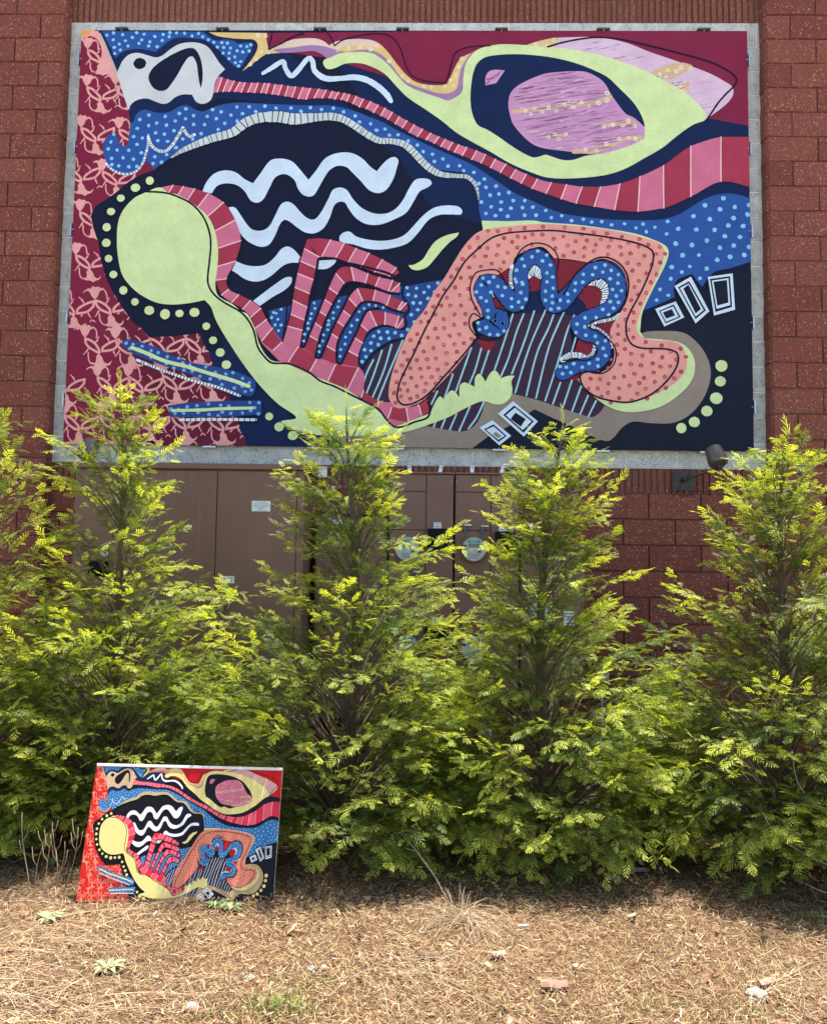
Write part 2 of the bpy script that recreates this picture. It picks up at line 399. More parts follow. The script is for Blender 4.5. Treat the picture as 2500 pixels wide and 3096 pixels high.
# ------------------------------------------------------------------ the painting (brush shapes laid one over another)
ART = r'''p navy|-7,3481! 5485,3482! 5488,-10! 5026,-6! 3204,-16! 2236,-19! 1483,-11! -4,-1!
p navyb|3570,3486! 5485,3482! 5485,1520! 5138,1430! 4313,1562! 2939,1932! 2043,3320!
p bright|497,3449! 1537,3444! 2810,2285! 2054,2798! 1023,2898! 426,2662! 394,2844! 307,3099! 138,3459!
p maroon|-7,3481! 138,3459! 307,3099! 421,2792 438,2675! 667,2275! 543,2227 445,2168 336,2071 239,2000 178,1955 146,1878! 166,1789 216,1649 254,1471 317,1307 424,1131 541,981 592,948 657,874! 842,884 1069,909! 1128,816 1168,691 1325,395 1405,174 1483,-15! -10,-7!
p maroond|340,1059! 464,1060! 541,986! 644,880! 1069,909! 1168,691 1325,395 1483,-15! 751,-23! 673,438!
M
p bright|137,3464! 308,3090! 418,2777! 439,2656! 653,2663! 1274,2925! 1030,3466!
p navyb|1069,909! 1247,935! 1402,694 1592,460 1793,277 1867,167 2124,100! 2291,-16! 1486,-15! 1405,174 1325,395 1168,691 1128,816
p peach|-7,3481! 138,3459! 307,3099! 356,2982! 316,3047 245,3080 130,3086! 164,3185 175,3290 137,3382 72,3415 -3,3382!
p orange|-7,3481! 82,3468! 59,3429 -4,3395!
s skullg 17|154,3435 223,3290 321,3067 378,2923 421,2792
p maroont|1543,3444! 2418,3452! 3570,3486! 5485,3482! 5483,2661! 5154,2724! 4193,3193! 3052,2904! 2045,3228! 1566,3299!
p navy|568,2240! 445,2168 336,2071 239,2000 178,1955 146,1878! 166,1789 216,1649 254,1471 317,1307 424,1131 541,981 592,948 657,874! 842,884 1069,909! 1141,766 1252,767! 1308,1796! 1045,2229!
p blue|172,3458! 296,3224! 339,3271 426,3301 528,3299 626,3278! 667,3317 741,3377 816,3403 918,3397 1020,3384 1084,3351 1149,3298 1214,3226 1286,3154 1318,3144 1340,3154 1390,3246 1426,3319 1428,3348 1387,3361 1312,3347! 1260,3378 1197,3387 1121,3377 1057,3417 1017,3452!
d sky 14|212,3422 268,3442 268,3383 345,3429 369,3374 320,3346 280,3317 331,3294 286,3264 393,3330 426,3403 461,3445 484,3353 506,3383 523,3432 565,3330 574,3366 613,3412 637,3324 677,3377 682,3430 733,3410 738,3445 793,3443 859,3440 923,3417 976,3439 1012,3410 1061,3384 1106,3362 1136,3321 1172,3358 1185,3270 1190,3318 1219,3355 1246,3314 1236,3270 1236,3222 1283,3237 1301,3290 1329,3332 1382,3325 1413,3342 1349,3279 1402,3288 1291,3187 1335,3196 1317,3158
p sand|1062,3449! 1543,3444! 1543,3385 1563,3299! 1640,3336 1715,3372 1765,3388 1852,3398 1953,3396 2017,3372 2061,3336! 2105,3366 2193,3386 2318,3393 2419,3380 2482,3347 2546,3281 2623,3177 2700,3086 2775,3027 2876,3001 3001,2998 3035,3008! 3062,3061 3099,3152 3148,3230 3223,3272 3297,3309! 3248,3191! 3176,2931! 3052,2866! 2802,2930! 2422,3190! 2058,3221! 1994,3267 1930,3291 1817,3283 1666,3272 1592,3266 1542,3260 1467,3207 1406,3155 1346,3112! 1405,3187 1459,3279 1470,3345 1437,3385 1361,3391 1260,3397 1133,3417
p cream|1566,3299! 1640,3336 1715,3372 1765,3388 1852,3398 1953,3396 2017,3372 2061,3336! 2105,3366 2193,3386 2318,3393 2419,3380 2482,3347! 2470,3327 2357,3333 2194,3327 2081,3300 1980,3326 1854,3333 1728,3319 1590,3290
p lilac|1666,3272 1602,3299 1766,3319 1891,3339 2017,3330 2106,3304 2207,3283 2320,3301 2421,3294 2497,3255 2573,3177 2662,3059 2738,3008 2839,2969 2964,2930 3051,2930 3113,2970 3131,3061 3155,3152 3223,3272! 3285,3302! 3211,3191 3194,3035 3176,2931 3114,2892 3046,2866 2977,2889 2864,2927 2714,2988 2625,3079 2523,3196 2421,3268 2270,3281 2145,3268 2058,3219! 1994,3265 1930,3288 1817,3280
r ring 16 6|2132,3294 2223,3314 2316,3314 2404,3303 2558,3203 2671,3075 2713,3031 2851,2988 2905,2982 3019,2989 3088,2992 3063,3041 3106,3083 3133,3152 3157,3224 1470,3424 1501,3282 1563,3276 1461,3216 1415,3172 1537,3418
p pinkg|3664,3336! 3758,3369 3895,3402 4069,3411 4219,3413 4368,3396 4517,3357 4690,3285 4888,3214 5060,3150 5183,3098 5305,3027 5354,2989 5362,2937 5340,2886 5278,2821 5166,2734! 5104,2692! 4811,2936! 4318,3194! 3840,3297!
p sand|3664,3336! 3758,3369 3895,3402 3970,3404! 3882,3317! 3820,3323!
p sandp|4695,3106! 4763,3149 4937,3195 5036,3163 4961,3104 4862,3052! 4787,3052!
p sandp|4923,2975! 4948,3014 5009,3027 4996,2962!
K
r ring 16 6|3907,3389 3761,3346 3851,3340 4769,3093 4816,3071 4834,3130 4903,3117 4940,3156 5013,3146 4970,3033 4896,3020 4939,2994
p lime|2014,3185 2026,3215 2070,3231 2145,3264 2270,3280 2421,3264 2523,3199 2625,3082 2713,2992 2864,2927 2977,2889 3046,2868 3139,2918 3163,2957 3168,3061 3186,3178 3235,3257 3297,3309 3385,3335 3484,3349 3672,3342 3841,3327 3982,3317 4131,3291 4280,3259 4429,3213 4565,3162 4689,3104 4812,3039 4935,2968 5033,2891 5106,2807 5144,2737! 5123,2702! 5030,2666 4907,2576 4783,2473 4635,2383 4475,2292 4315,2241 4069,2214 3860,2219 3712,2267 3551,2339 3391,2435 3242,2518 3117,2594 2992,2697 2866,2787 2715,2891 2626,2981 2524,3092 2423,3150 2322,3183 2197,3179 2110,3140 2047,3134
p navyb|3560,3264 3448,3257 3348,3237 3286,3191 3251,3113 3231,2983 3229,2853 3246,2750 3290,2659 3365,2621 3464,2557 3551,2493 3651,2429 3737,2389 3787,2394 3843,2411 3884,2398 3983,2367 4069,2370 4155,2400 4254,2415! 4316,2676! 4643,2649! 4637,2690 4600,2780 4539,2870 4441,2973 4342,3070 4218,3135 4069,3193 3883,3238 3696,3260
p iris|3841,3099 3945,3112 4069,3119 4168,3113 4268,3064 4323,3012 4366,2934 4415,2857 4489,2760 4551,2728 4612,2677 4644,2639! 4638,2549! 4537,2497 4389,2445 4254,2415 4131,2425 3983,2444 3822,2466 3736,2500 3649,2577 3574,2673 3550,2751 3537,2828 3549,2919 3599,2984 3698,3043 3772,3075
p iris|3350,2996! 3349,3061 3374,3113 3423,3130 3507,3124! 3474,3075 3437,3016!
s irisd 7|3362,3009 3399,3061 3473,3114
s irisd 7|3355,3048 3424,3061 3461,3094
s sandp 37|3574,2770 3759,2799 3945,2817 4131,2840 4366,2895
s sandp 37|4069,2438 4254,2447 4377,2497
s sandp 32|4365,2484 4488,2548 4611,2562
s sandp 27|3847,2561 3995,2585
s sandp 32|4304,2657 4415,2676 4550,2690
I
r ring 17 7|3676,2780 3751,2803 3722,2755 3813,2771 3867,2807 3928,2780 3996,2834 4065,2813 4133,2853 4195,2824 4270,2850 4339,2872 4339,2932 4312,2650 4386,2666 4466,2657 4563,2655 4510,2700 3863,2559 3917,2582 3946,2544 4005,2582 4165,2453 4254,2445 4332,2503 4436,2546 4515,2555 4566,2546
s line 11|1587,3440 1576,3372 1563,3299!
s line 11|1563,3299 1665,3352 1765,3411 1840,3443
s line 11|1664,3348 1751,3407 1851,3438
s line 11|2043,3443 2072,3412 2106,3333! 2168,3379 2268,3412 2368,3432 2481,3436 2569,3413 2633,3341 2672,3242 2712,3125 2762,3066 2863,3031 3013,3015! 3043,3073 3073,3191 3098,3269 3160,3309 3247,3329 3385,3335
s line 15|3857,3326 3970,3362 4131,3395 4268,3409 4442,3393 4628,3351 4814,3305 4999,3254 5172,3202 5282,3150 5356,3099 5389,3053 5366,2995 5304,2931 5242,2859 5191,2782 5141,2705
p skull|308,3090! 325,3132 354,3198 403,3251 478,3268 568,3245 632,3229 682,3245 744,3298 818,3344 906,3360 995,3351 1060,3318 1112,3252 1165,3174 1207,3128! 1168,3088 1144,3056 1127,3003 1116,2925 1093,2860 1038,2831 980,2846 940,2909! 871,2911 809,2891 747,2839 697,2830 633,2852 569,2875 494,2864 445,2831 418,2779!
e navy 49|498,3176
p navy|575,3067 592,3113 622,3153 696,3212 795,3271 883,3308 946,3305 993,3239 1018,3147 1024,3055 1014,2964! 1000,3003 985,3081 970,3173 936,3236 904,3232 862,3173 815,3081 767,3002 724,2950 668,2941 616,2969 583,3021
p blue|439,2662! 463,2675 486,2740 548,2780 624,2760 700,2751 775,2767 837,2807 899,2817 976,2781 1040,2766 1102,2794 1201,2827 1327,2843 1465,2837 1654,2829 1950,2819 2054,2821 2154,2808 2267,2779 2380,2734 2506,2682 2632,2612 2745,2554 2932,2465 3119,2382 3243,2325 3368,2242 3479,2166 3603,2082 3726,2026 3844,1969 3983,1919 4130,1895 4314,1874 4497,1868 4656,1866 4803,1880 4925,1925 5023,1988 5146,2059 5268,2091 5378,2085 5487,2054! 5485,1535! 5333,1481 5199,1449 5150,1405 5089,1321! 5053,1367 5011,1426! 4944,1403 4895,1378 4865,1315 4870,1235! 4773,1190 4639,1129! 4530,1188! 4313,1688! 3946,1786! 3334,1770! 3327,1858! 3306,1934 3299,2042! 3263,2151 3219,2240 2996,2277 2934,2285 2859,2355 2784,2432 2683,2502 2546,2541 2433,2579 2282,2669 2118,2746 1868,2745 1679,2751 1655,2757 1505,2744 1382,2678 1283,2607 1134,2554 986,2495 875,2437 801,2385 716,2320 648,2271! 595,2345! 571,2326 529,2274 467,2245 392,2237 316,2266 263,2318 228,2402 225,2479 248,2544 315,2587 337,2532 364,2486 398,2465 421,2474 431,2532
d sky 15|517,2695 590,2732 499,2619 591,2643 657,2665 726,2722 738,2648 652,2582 725,2572 809,2685 841,2748 894,2787 894,2703 959,2729 962,2654 802,2601 878,2530 959,2530 1027,2577 1053,2654 1072,2725 1115,2781 1148,2704 1187,2762 1219,2665 1166,2613 1267,2736 1315,2806 1363,2747 1319,2685 1416,2808 1471,2767 1545,2813 1638,2796 1761,2797 1843,2771 1920,2801 472,2549 544,2536 502,2483 671,2516 753,2510 824,2456 750,2398 651,2378 709,2333 640,2320 307,2567 285,2503 265,2443 338,2435 435,2432 540,2412 297,2363 391,2370 476,2358 301,2312 358,2301 443,2293 506,2297
d sky 15|1842,2771 2011,2787 2107,2798 2192,2766 2289,2733 2325,2682 2415,2665 2464,2611 2535,2621 2570,2569 2641,2573 2724,2522 2799,2487 2848,2430 2924,2410 2940,2349 3008,2371 3052,2311 3145,2314 3178,2274 3260,2259 3347,2204
d sky 16|3360,2135 3440,2143 3394,2068 3465,2079 3544,2092 3323,2011 3484,2012 3581,2025 3673,2025 3403,1971 3481,1948 3563,1961 3655,1966 3739,1971 3361,1916 3438,1897 3536,1894 3674,1902 3766,1903 3303,2166
d sky 15|3842,1944 3889,1885 3971,1900 4051,1860 4146,1873 4212,1849 4293,1852 4371,1827 4476,1837 4566,1803 4623,1835 4649,1772 4719,1810 4811,1754 4821,1858 4994,1488 4930,1441 4841,1386 5074,1392 4755,1298 4822,1249 4728,1211 5067,1582
d sky 19|4905,1798 4882,1675 5026,1903 5121,1993 5268,2053 5358,1982 5240,1962 5472,1997 5158,1879 5049,1793 5347,1889 5461,1919 5195,1791 5304,1826 5423,1824 5276,1740 5395,1732 5133,1702 5014,1664 5234,1643 5345,1663 5466,1651 4937,1579 5213,1543 5314,1569 5428,1584 4848,1482 5127,1473
p dark|5484,1454! 5198,1343! 4675,1053! 4596,959! 4650,896! 3744,395! 3252,-13! 5488,-10!
w white 21 16|253,2318 303,2270 367,2238 443,2231 505,2258 552,2319 577,2403 594,2494 591,2561
w white 27 17|595,2533 622,2475 674,2433 737,2427 786,2469 833,2547 876,2625! 908,2573 933,2554 971,2567
k bandg|789,2372,10 875,2430,37 986,2483,56 1135,2541,65 1284,2587,75 1382,2665,82 1494,2711,82 1656,2722,92 1782,2703,95 1868,2709,90 1981,2719,67 2081,2726,67 2181,2707,62 2282,2649,56 2383,2579,56 2484,2525,52 2583,2519,47 2683,2496,56 2759,2438,57 2834,2355,57 2910,2285,55 2997,2241,47 3121,2228,35 3207,2220,35 3270,2162,32 3295,2087,20 3300,2030,5
b stripe 1|1150,3066,1113,2921 1185,3056,1148,2931 1235,3040,1195,2934 1286,3027,1246,2936 1334,3017,1292,2935 1378,3014,1347,2929 1432,3011,1400,2930 1483,3011,1456,2926 1536,3008,1510,2926 1577,3007,1551,2920 1624,2998,1601,2913 1681,2994,1652,2907 1732,2985,1708,2898 1794,2979,1765,2888 1855,2973,1818,2875 1916,2966,1883,2871 1985,2960,1948,2882 2047,2951,2015,2882 2097,2941,2071,2882 2149,2932,2119,2872 2195,2924,2169,2869 2239,2915,2216,2854 2294,2900,2266,2835 2353,2876,2320,2807 2412,2855,2376,2792 2475,2825,2436,2760 2532,2799,2496,2734 2592,2764,2556,2702 2649,2728,2616,2666 2712,2692,2673,2631 2772,2658,2732,2593 2840,2622,2798,2558 2908,2587,2869,2532 2975,2558,2935,2501 3027,2536,2990,2475 3087,2511,3050,2446 3137,2491,3100,2427 3202,2470,3165,2399 3282,2441,3241,2367 3354,2411,3318,2336 3435,2371,3394,2298 3521,2329,3475,2256 3602,2284,3557,2211 3685,2246,3643,2168 3775,2207,3730,2125 3887,2177,3844,2084 4010,2161,3965,2040 4137,2142,4087,2002 4284,2143,4232,1978 4440,2169,4396,1950 4601,2231,4583,1938 4791,2324,4791,1968 5012,2487,5008,2064 5256,2565,5251,2192 5495,2566,5489,2143
v wave|1521,3093,30 1583,3133,37 1684,3194,42 1706,3136,37 1754,3070,42 1800,3107,42 1895,3225,40 1926,3202,42 1947,3116,42 2036,3051,50 2174,3052,42 2274,3061,50 2375,3039,50 2463,2987,50 2540,2916,50 2578,2858,37
p wave|1053,2086! 1084,2165 1144,2236 1231,2265 1319,2250 1396,2192 1465,2157! 1519,2234 1603,2350 1690,2367 1778,2344 1842,2280 1918,2188! 1978,2268 2051,2371 2150,2416 2262,2417 2350,2372 2426,2296 2473,2264! 2512,2315 2573,2373 2623,2384 2648,2354 2637,2301 2607,2198 2553,2109 2491,2080 2417,2102 2341,2184 2265,2261 2227,2297 2152,2308 2090,2273 2054,2221 2006,2131 1964,2061 1921,2048 1871,2067 1832,2118 1806,2182 1755,2226 1705,2236 1645,2207 1597,2110 1550,2020 1501,1994 1451,2013 1399,2090 1335,2141 1247,2156 1173,2134 1131,2071!
p wave|1272,1955! 1321,1955 1367,1898 1419,1822 1470,1771 1545,1761 1606,1797 1653,1887 1700,1983 1749,2005 1800,1983 1851,1926 1914,1869 1971,1857 2024,1914 2083,2030 2119,2106 2174,2126 2230,2107 2282,2031 2357,1955 2457,1911 2556,1911 2630,1950 2690,2026 2738,2122 2787,2193 2849,2206 2905,2194 2921,2162 2887,2130 2825,2097 2777,2014 2717,1918 2631,1867 2508,1818 2397,1821 2309,1872 2246,1954 2220,1998 2177,2007 2134,1979 2099,1877 2051,1787 1978,1742 1903,1748 1840,1786 1765,1843 1727,1852 1692,1811 1657,1721 1610,1645 1548,1626 1473,1650 1410,1694 1358,1758!
p wave|1347,1504! 1429,1473 1516,1465 1589,1480 1662,1544 1710,1608 1759,1631 1809,1608 1872,1539! 1861,1495! 1787,1494 1726,1469 1641,1392 1568,1348 1494,1338 1420,1359 1356,1403 1315,1428!
p wave|1493,1177! 1571,1241 1668,1317 1753,1374 1800,1374 1797,1324 1743,1267 1658,1216 1549,1137!
p wave|1997,1445! 2008,1515! 2165,1525! 2144,1490 2083,1448
p wave|2183,1680 2182,1718 2213,1750 2262,1757 2312,1719 2399,1694 2510,1682 2621,1696 2707,1734 2780,1811 2853,1894 2938,1958 3037,1980 3136,1972 3169,1940 3161,1906 3087,1905 2988,1901 2902,1862 2818,1754 2733,1665 2622,1626 2499,1609 2400,1618 2289,1652 2227,1662
p lime|2741,1482! 2784,1486 2857,1533 2906,1615 2954,1679 3040,1730 3144,1756! 3132,1724 3077,1680 3016,1616 2956,1540 2895,1470 2822,1441 2766,1451
p taupe|4595,933! 4650,952 4795,959 4928,948 5012,899 5095,801 5142,691 5146,580 5103,445 5030,335 4945,261 4837,217 4669,215 4537,226 4453,182 4381,96 4333,69 4237,95 4093,166 3900,250 3767,312! 3750,312! 3564,185 3408,104 3252,-13! 2291,-18! 2124,102! 2596,212! 3320,464! 3585,492! 4310,413! 4600,723!
p blued|1612,1097! 1771,1135! 1772,1104! 1770,1135! 1966,1183! 2236,1226! 2505,1260! 2707,1314! 2860,1344 3031,1377! 2949,1051! 2828,1005! 2744,886! 2622,866 2525,815 2453,746 2400,628! 2370,579! 2199,626! 1914,748! 1736,821! 1659,945!
s navy 17|1612,1097 1632,1028 1614,1020 1659,945 1736,827!
s navy 17|1771,1135 1760,991 1739,840
d sky 12|1662,1084 1723,1110 1683,1078 1647,1040 1698,1028 1677,982 1726,982 1647,1045 1698,1027 1677,983 1723,980 1706,935
d sky 15|2581,932 2643,926 2695,904 2511,933 2471,898 2528,880 2595,878 2451,840 2509,828 2400,786 2452,778 2413,728 2381,688 2743,954 2795,1013 2732,1296 2742,1239 2809,1291 2804,1227 2870,1259 2907,1305 2979,1337 2785,1171 2841,1171 2902,1209 2822,1115 2769,1075 2794,1015 2953,1264
s navy 20|2707,1312 2696,1237 2746,1149 2750,1112 2717,1062 2730,999 2712,956 2632,974 2534,979 2437,927 2378,827 2356,715 2369,653 2400,622
s navy 15|3031,1377 2860,1344 2707,1312
p plum|2744,886! 2622,847 2525,791 2453,728 2406,653 2390,517 2422,419 2520,370 2642,365! 2837,337! 2911,172! 3081,143 3202,135 3286,182 3346,293 3369,379 3574,467! 3586,442 3767,395 3948,336 4117,282 4213,259 4273,296 4315,358! 4093,558! 4044,915! 4038,985! 4081,1079! 3716,1145! 3535,1056! 3244,834!
s navy 25|2744,882 2622,854 2525,797 2453,734 2394,647
p maroono|3459,1405! 3593,1507! 3702,1608! 3910,1547! 4166,1513! 4374,1537! 4494,1313! 4421,1138! 4093,1060! 4166,1148 4093,1235 3984,1271 3715,1269! 3692,1244! 3534,1143 3474,1055! 3419,1142! 3412,1242!
p navyb|3715,1267! 3825,1289 3947,1284 3984,1271 4093,1235 4154,1173 4184,1105! 4069,1075! 3886,1090! 3582,1100! 3644,1144! 3680,1232
p maroono|3305,878! 3453,879! 3403,780 3372,780 3340,785!
p maroono|4105,885! 4214,861 4232,793 4165,737 4069,765!
p maroono|4214,979! 4311,1023 4433,1092! 4359,906! 4275,942
p maroono|3930,563! 4117,626! 4189,627! 4105,558 4032,557 3948,537!
s stripeb 14|2472,703 2425,604 2390,498
s stripeb 14|2540,781 2480,592 2422,431
s stripeb 14|2616,829 2553,605 2471,401
s stripeb 14|2704,864 2590,581 2514,380
s stripeb 14|2987,453 2940,350
s stripeb 14|3109,592 3077,499 3042,396
s stripeb 14|3253,809 3186,611 3132,450
s stripeb 14|3332,804 3283,624 3241,519
s stripeb 14|3393,786 3331,594
s stripeb 14|3583,1086 3518,874 3440,632
s stripeb 14|3669,1086 3615,949 3549,725 3489,577
s stripeb 14|3753,1112 3670,850 3576,600
s stripeb 14|3845,1125 3717,820 3604,449
s stripeb 14|3908,1084 3868,976 3778,777 3692,425
s stripeb 14|3990,1103 3959,1039 3869,815 3769,407
s stripeb 14|4071,1079 4020,965 3948,717 3842,386
s stripeb 14|4083,897 4047,767
s stripeb 14|3962,532 3902,360
s stripeb 14|4053,551 3981,334
s stripeb 14|4123,497 4054,304
s stripeb 14|4180,430 4117,280
s stripeb 14|4243,388 4180,259
s stripeb 14|3357,373 3298,243 3236,155
s stripeb 14|3245,331 3162,134
s stripeb 14|3140,272 3087,143
s stripeb 14|3050,231 3021,155
s stripeb 14|2974,201 2960,166
p pinkl|1728,864! 1876,816! 2038,712! 2222,664! 2357,646! 2401,579 2397,443! 2520,370 2642,359! 2837,312! 2909,387! 2934,289! 2645,163! 2522,284! 2382,396! 2103,514! 1733,672! 1572,832! 1659,957! 1736,840!
b stripe 0|2669,1418,2620,1380 2643,1460,2587,1389 2532,1525,2468,1423 2423,1578,2360,1463 2318,1618,2251,1491 2221,1659,2152,1535 2109,1686,2038,1540 N2016,1698,2019,1536 N1923,1691,2016,1531 1892,1615,2026,1540 1866,1510,1997,1452 1847,1406,1977,1354 1824,1293,1948,1241 1812,1186,1933,1128 1794,1073,1910,1024 1768,973,1898,939 1750,856,1882,810
b stripe 1|2677,1262,2628,1239 2674,1331,2597,1251 2617,1355,2583,1258 2509,1380,2480,1304 2417,1410,2396,1332 2280,1466,2307,1340 N2225,1470,2268,1336 2152,1415,2227,1327 2096,1295,2174,1239 2058,1200,2129,1153 2023,1100,2092,1057 1992,1003,2057,959 1958,894,2022,858 1913,791,2013,724
b stripe 0|2740,1118,2698,1089 2730,1168,2667,1099 2697,1180,2655,1101 2598,1230,2569,1142 2480,1273,2461,1178 2330,1290,2380,1180 2260,1208,2332,1134 2217,1108,2282,1058 2166,1020,2234,970 2135,912,2200,869 2097,812,2171,769 2062,712,2180,657
b stripe 1|2712,987,2682,958 2707,1037,2657,964 2670,1061,2645,971 2561,1092,2559,992 2434,1109,2494,979 2367,988,2423,939 2316,882,2384,839 2269,776,2349,733 2210,670,2351,640
b stripe 1|708,2115,730,2093 812,2136,783,2078 898,2126,859,2058 992,2107,935,2011 1106,2069,1022,1953 1231,1993,1106,1877 1331,1847,1166,1753 1382,1675,1199,1611 1344,1504,1196,1459 1274,1358,1189,1345 1295,1270,1238,1223 1378,1227,1323,1163 1474,1180,1412,1108 1560,1115,1480,1043 1608,1025,1517,952 1659,955,1572,847 1736,840,1667,771 1871,806,1794,682 2025,718,1967,606 2171,663,2107,514 2351,630,2269,454 2397,455,2382,396 2520,370,2509,303 2624,320,2595,230 2740,317,2760,207 2837,343,2862,261 2909,387,2932,289
s line 19|2645,1381 2564,1418 2453,1448 2329,1479 2242,1497 2143,1532! 2020,1531 2008,1483 1989,1357 1959,1206 1934,1068 1910,939 1889,804! 1913,804 1959,923 2029,1106 2075,1232 2122,1358 2169,1446 2218,1472 2292,1472
s line 19|2671,1243 2579,1255 2455,1298 2332,1334 2246,1327 2186,1233 2139,1145 2092,1044 2063,959 2007,724! 2038,712 2085,812 2143,961 2213,1108 2272,1233 2333,1297 2382,1303
s line 19|2704,1089 2606,1117 2507,1166 2384,1172 2336,1127 2288,1046 2235,960 2182,825 2179,688! 2204,664 2222,682 2269,788 2339,938 2410,1097 2508,1122
s line 12|1911,1685 1892,1615 1860,1495 1822,1293 1796,1079 1763,935 1740,846
d sky 12|1987,1162 1996,1118 1968,1074 1961,1033 1943,999 1944,953 2187,1179 2180,1132 2144,1086 2144,1038 2108,1019 2103,984 2430,1153 2391,1122 2352,1094 2335,1027 2293,981 2483,1145 2544,1129 1943,997 1944,951 1917,906 1912,850 2108,989 2103,945 2070,902 2065,852 2039,811 2037,765 2338,1028 2292,978 2282,925 2246,885 2243,829 2210,784 2206,728
p lime|587,2073! 501,2027 417,1931 377,1828 371,1662 390,1510 426,1384 492,1295 582,1220 708,1158 832,1141 981,1154 1103,1180! 1155,1124 1195,1024 1247,931 1312,830 1389,718 1478,595 1592,460 1718,338 1867,228 1745,196 1868,136 1991,101 2149,88 2295,86 2428,91 2573,101 2755,128 2899,176 3080,247 3200,313 3345,376 3442,353 3503,356 3563,405 3581,467 3574,541 3601,584! 3550,584 3489,562! 3465,607 3434,626 3398,594 3368,533! 3337,582 3313,597 3285,563 3281,492! 3235,515 3198,527 3165,500 3161,405! 3126,450 3100,462 3060,425 3040,385! 3006,412 2964,350 2934,276! 2645,161! 2583,224! 2522,284 2423,357 2251,466 2103,527 1980,575 1806,654 1758,672 1647,696 1558,819 1518,944 1453,1068 1403,1089 1327,1151 1214,1213 1186,1301 1195,1414 1199,1592 1166,1757 1106,1877 1022,1950 927,2017 850,2058 774,2076 717,2116! 673,2112 624,2088!
s line 16|594,2081 750,2071 863,2036 978,1972 1069,1871 1123,1744 1138,1642 1131,1490 1123,1338 1150,1263 1214,1194 1302,1138 1390,1089 1454,1026 1506,933 1546,794 1610,708 1660,671 1783,666 1831,654 1955,599 2054,526 2165,484 2288,423 2423,357 2521,303 2583,224 2645,165 2718,164 2802,201 2899,233 2925,264 2928,313 2913,368
e lime 35|621,2172 506,2113 283,1779 285,1649 440,1255 1243,751 1295,652
e lime 31|389,2024 313,1911 309,1518 354,1386 538,1161 903,1068 1123,965 1182,850 1650,236
e lime 37|657,1091 1024,1078 1732,153 1842,85
e lime 42|786,1061 5013,227 5222,554 5113,315 4912,177
e lime 47|5232,679 5188,418
p limed|3325,1852! 3555,1850 3739,1856 3824,1842 4069,1825 4314,1795 4558,1752 4704,1703 4801,1653 4825,1603 4799,1502 4725,1352 4652,1202 4608,1089 4593,959 4590,957 4628,896! 4734,890 4837,879 4915,861 4986,800 5022,714 5015,604 4959,505 4850,406 4742,344 4598,306 4454,304 4333,346 4237,412 4117,509! 4431,598! 4555,1313! 4435,1688! 3340,1774!
p lip|3334,1774! 3494,1802 3678,1816 3578,1813 3762,1827 3946,1823 4130,1809 4314,1788 4497,1752 4655,1709 4752,1672 4791,1615 4781,1540 4726,1389 4652,1239 4603,1127 4572,1027 4565,969 4589,920 4650,890 4746,878 4855,870 4921,834 4956,751 4959,664 4918,590 4852,528 4743,460 4610,401 4478,378 4358,383 4237,430 4153,491 4095,560! 4165,623! 4262,603! 4359,671 4389,782 4359,869 4360,968 4421,1080 4457,1138 4492,1288 4477,1413 4422,1494 4362,1527 4288,1543 4191,1511! 4044,1535 3910,1547! 3824,1634 3739,1627 3604,1557 3575,1481! 3459,1405! 3374,1411 3301,1379 3271,1291 3302,1179 3346,1073 3303,1042! 3255,1008 3292,897! 3257,822 3196,735 3076,585 2932,436 2860,368 2788,336 2691,311 2642,329 2611,371 2598,420 2609,531 2649,680 2708,842 2791,1004 2875,1113 2959,1276 3031,1377 3103,1503 3188,1643 3273,1738
D red 16|3377,1766 3457,1767 3555,1778 3672,1791 3821,1804 3294,1710 3509,1708 3619,1721 3676,1715 3736,1741 3815,1739 3574,1677 3462,1648 3376,1625 3231,1630 3311,1631 3616,1633 3268,1557 3360,1558 3452,1569 3538,1586 3177,1532 3410,1495 3508,1510 3324,1473 3228,1463 3132,1449 3479,1449 3084,1386 3163,1378 3243,1381 3118,1299 3032,1283 3222,1287 2984,1230 3054,1214 3156,1236 3237,1203 2945,1141 3006,1149 3080,1150 3166,1150 2885,1088 2961,1076 3116,1077 3203,1081 3029,1039 2846,1013 2909,1017 3115,993 3203,1001 2963,960 3033,965 3284,1129
D red 16|2819,914 2766,865 2906,887 2984,884 3079,903 3155,914 3256,878 2836,845 2798,783 2873,773 2952,801 3031,830 3120,833 3195,842 3056,761 3139,774 2715,765 2750,703 2820,703 2901,710 2972,716 3055,675 3134,688 2701,656 2772,638 2848,632 2914,642 2985,628 2656,610 2715,584 2779,558 2859,565 2939,568 3012,562 3088,604 2660,522 2722,512 2822,493 2895,512 2972,514 2643,436 2689,462 2751,455 2884,454 2956,455 2698,409 2772,389 2827,410 2654,356 2881,392 2689,75
D red 16|3673,1793 3821,1804 3995,1799 4145,1791 4228,1763 4332,1751 4451,1726 4592,1708 3815,1741 3983,1723 3906,1704 4130,1743 4081,1686 4173,1693 4283,1703 4368,1698 4508,1676 4663,1661 4756,1644 4794,1588 3730,1659 3922,1628 4018,1648 4154,1630 4244,1658 4347,1641 4438,1642 4584,1645 4069,1594 3674,1599 3983,1566 4148,1563 4228,1605 4340,1578 4445,1578 4521,1588 4630,1568 4721,1581 4495,1510 4587,1497 4757,1515 4686,1495 4535,1447 4647,1426 4726,1417 4483,1369 4586,1363 4680,1354 4552,1313 4644,1266 4579,1251 4522,1204 4597,1176 4473,1126 4542,1104 4477,1045 4542,1027 4418,995
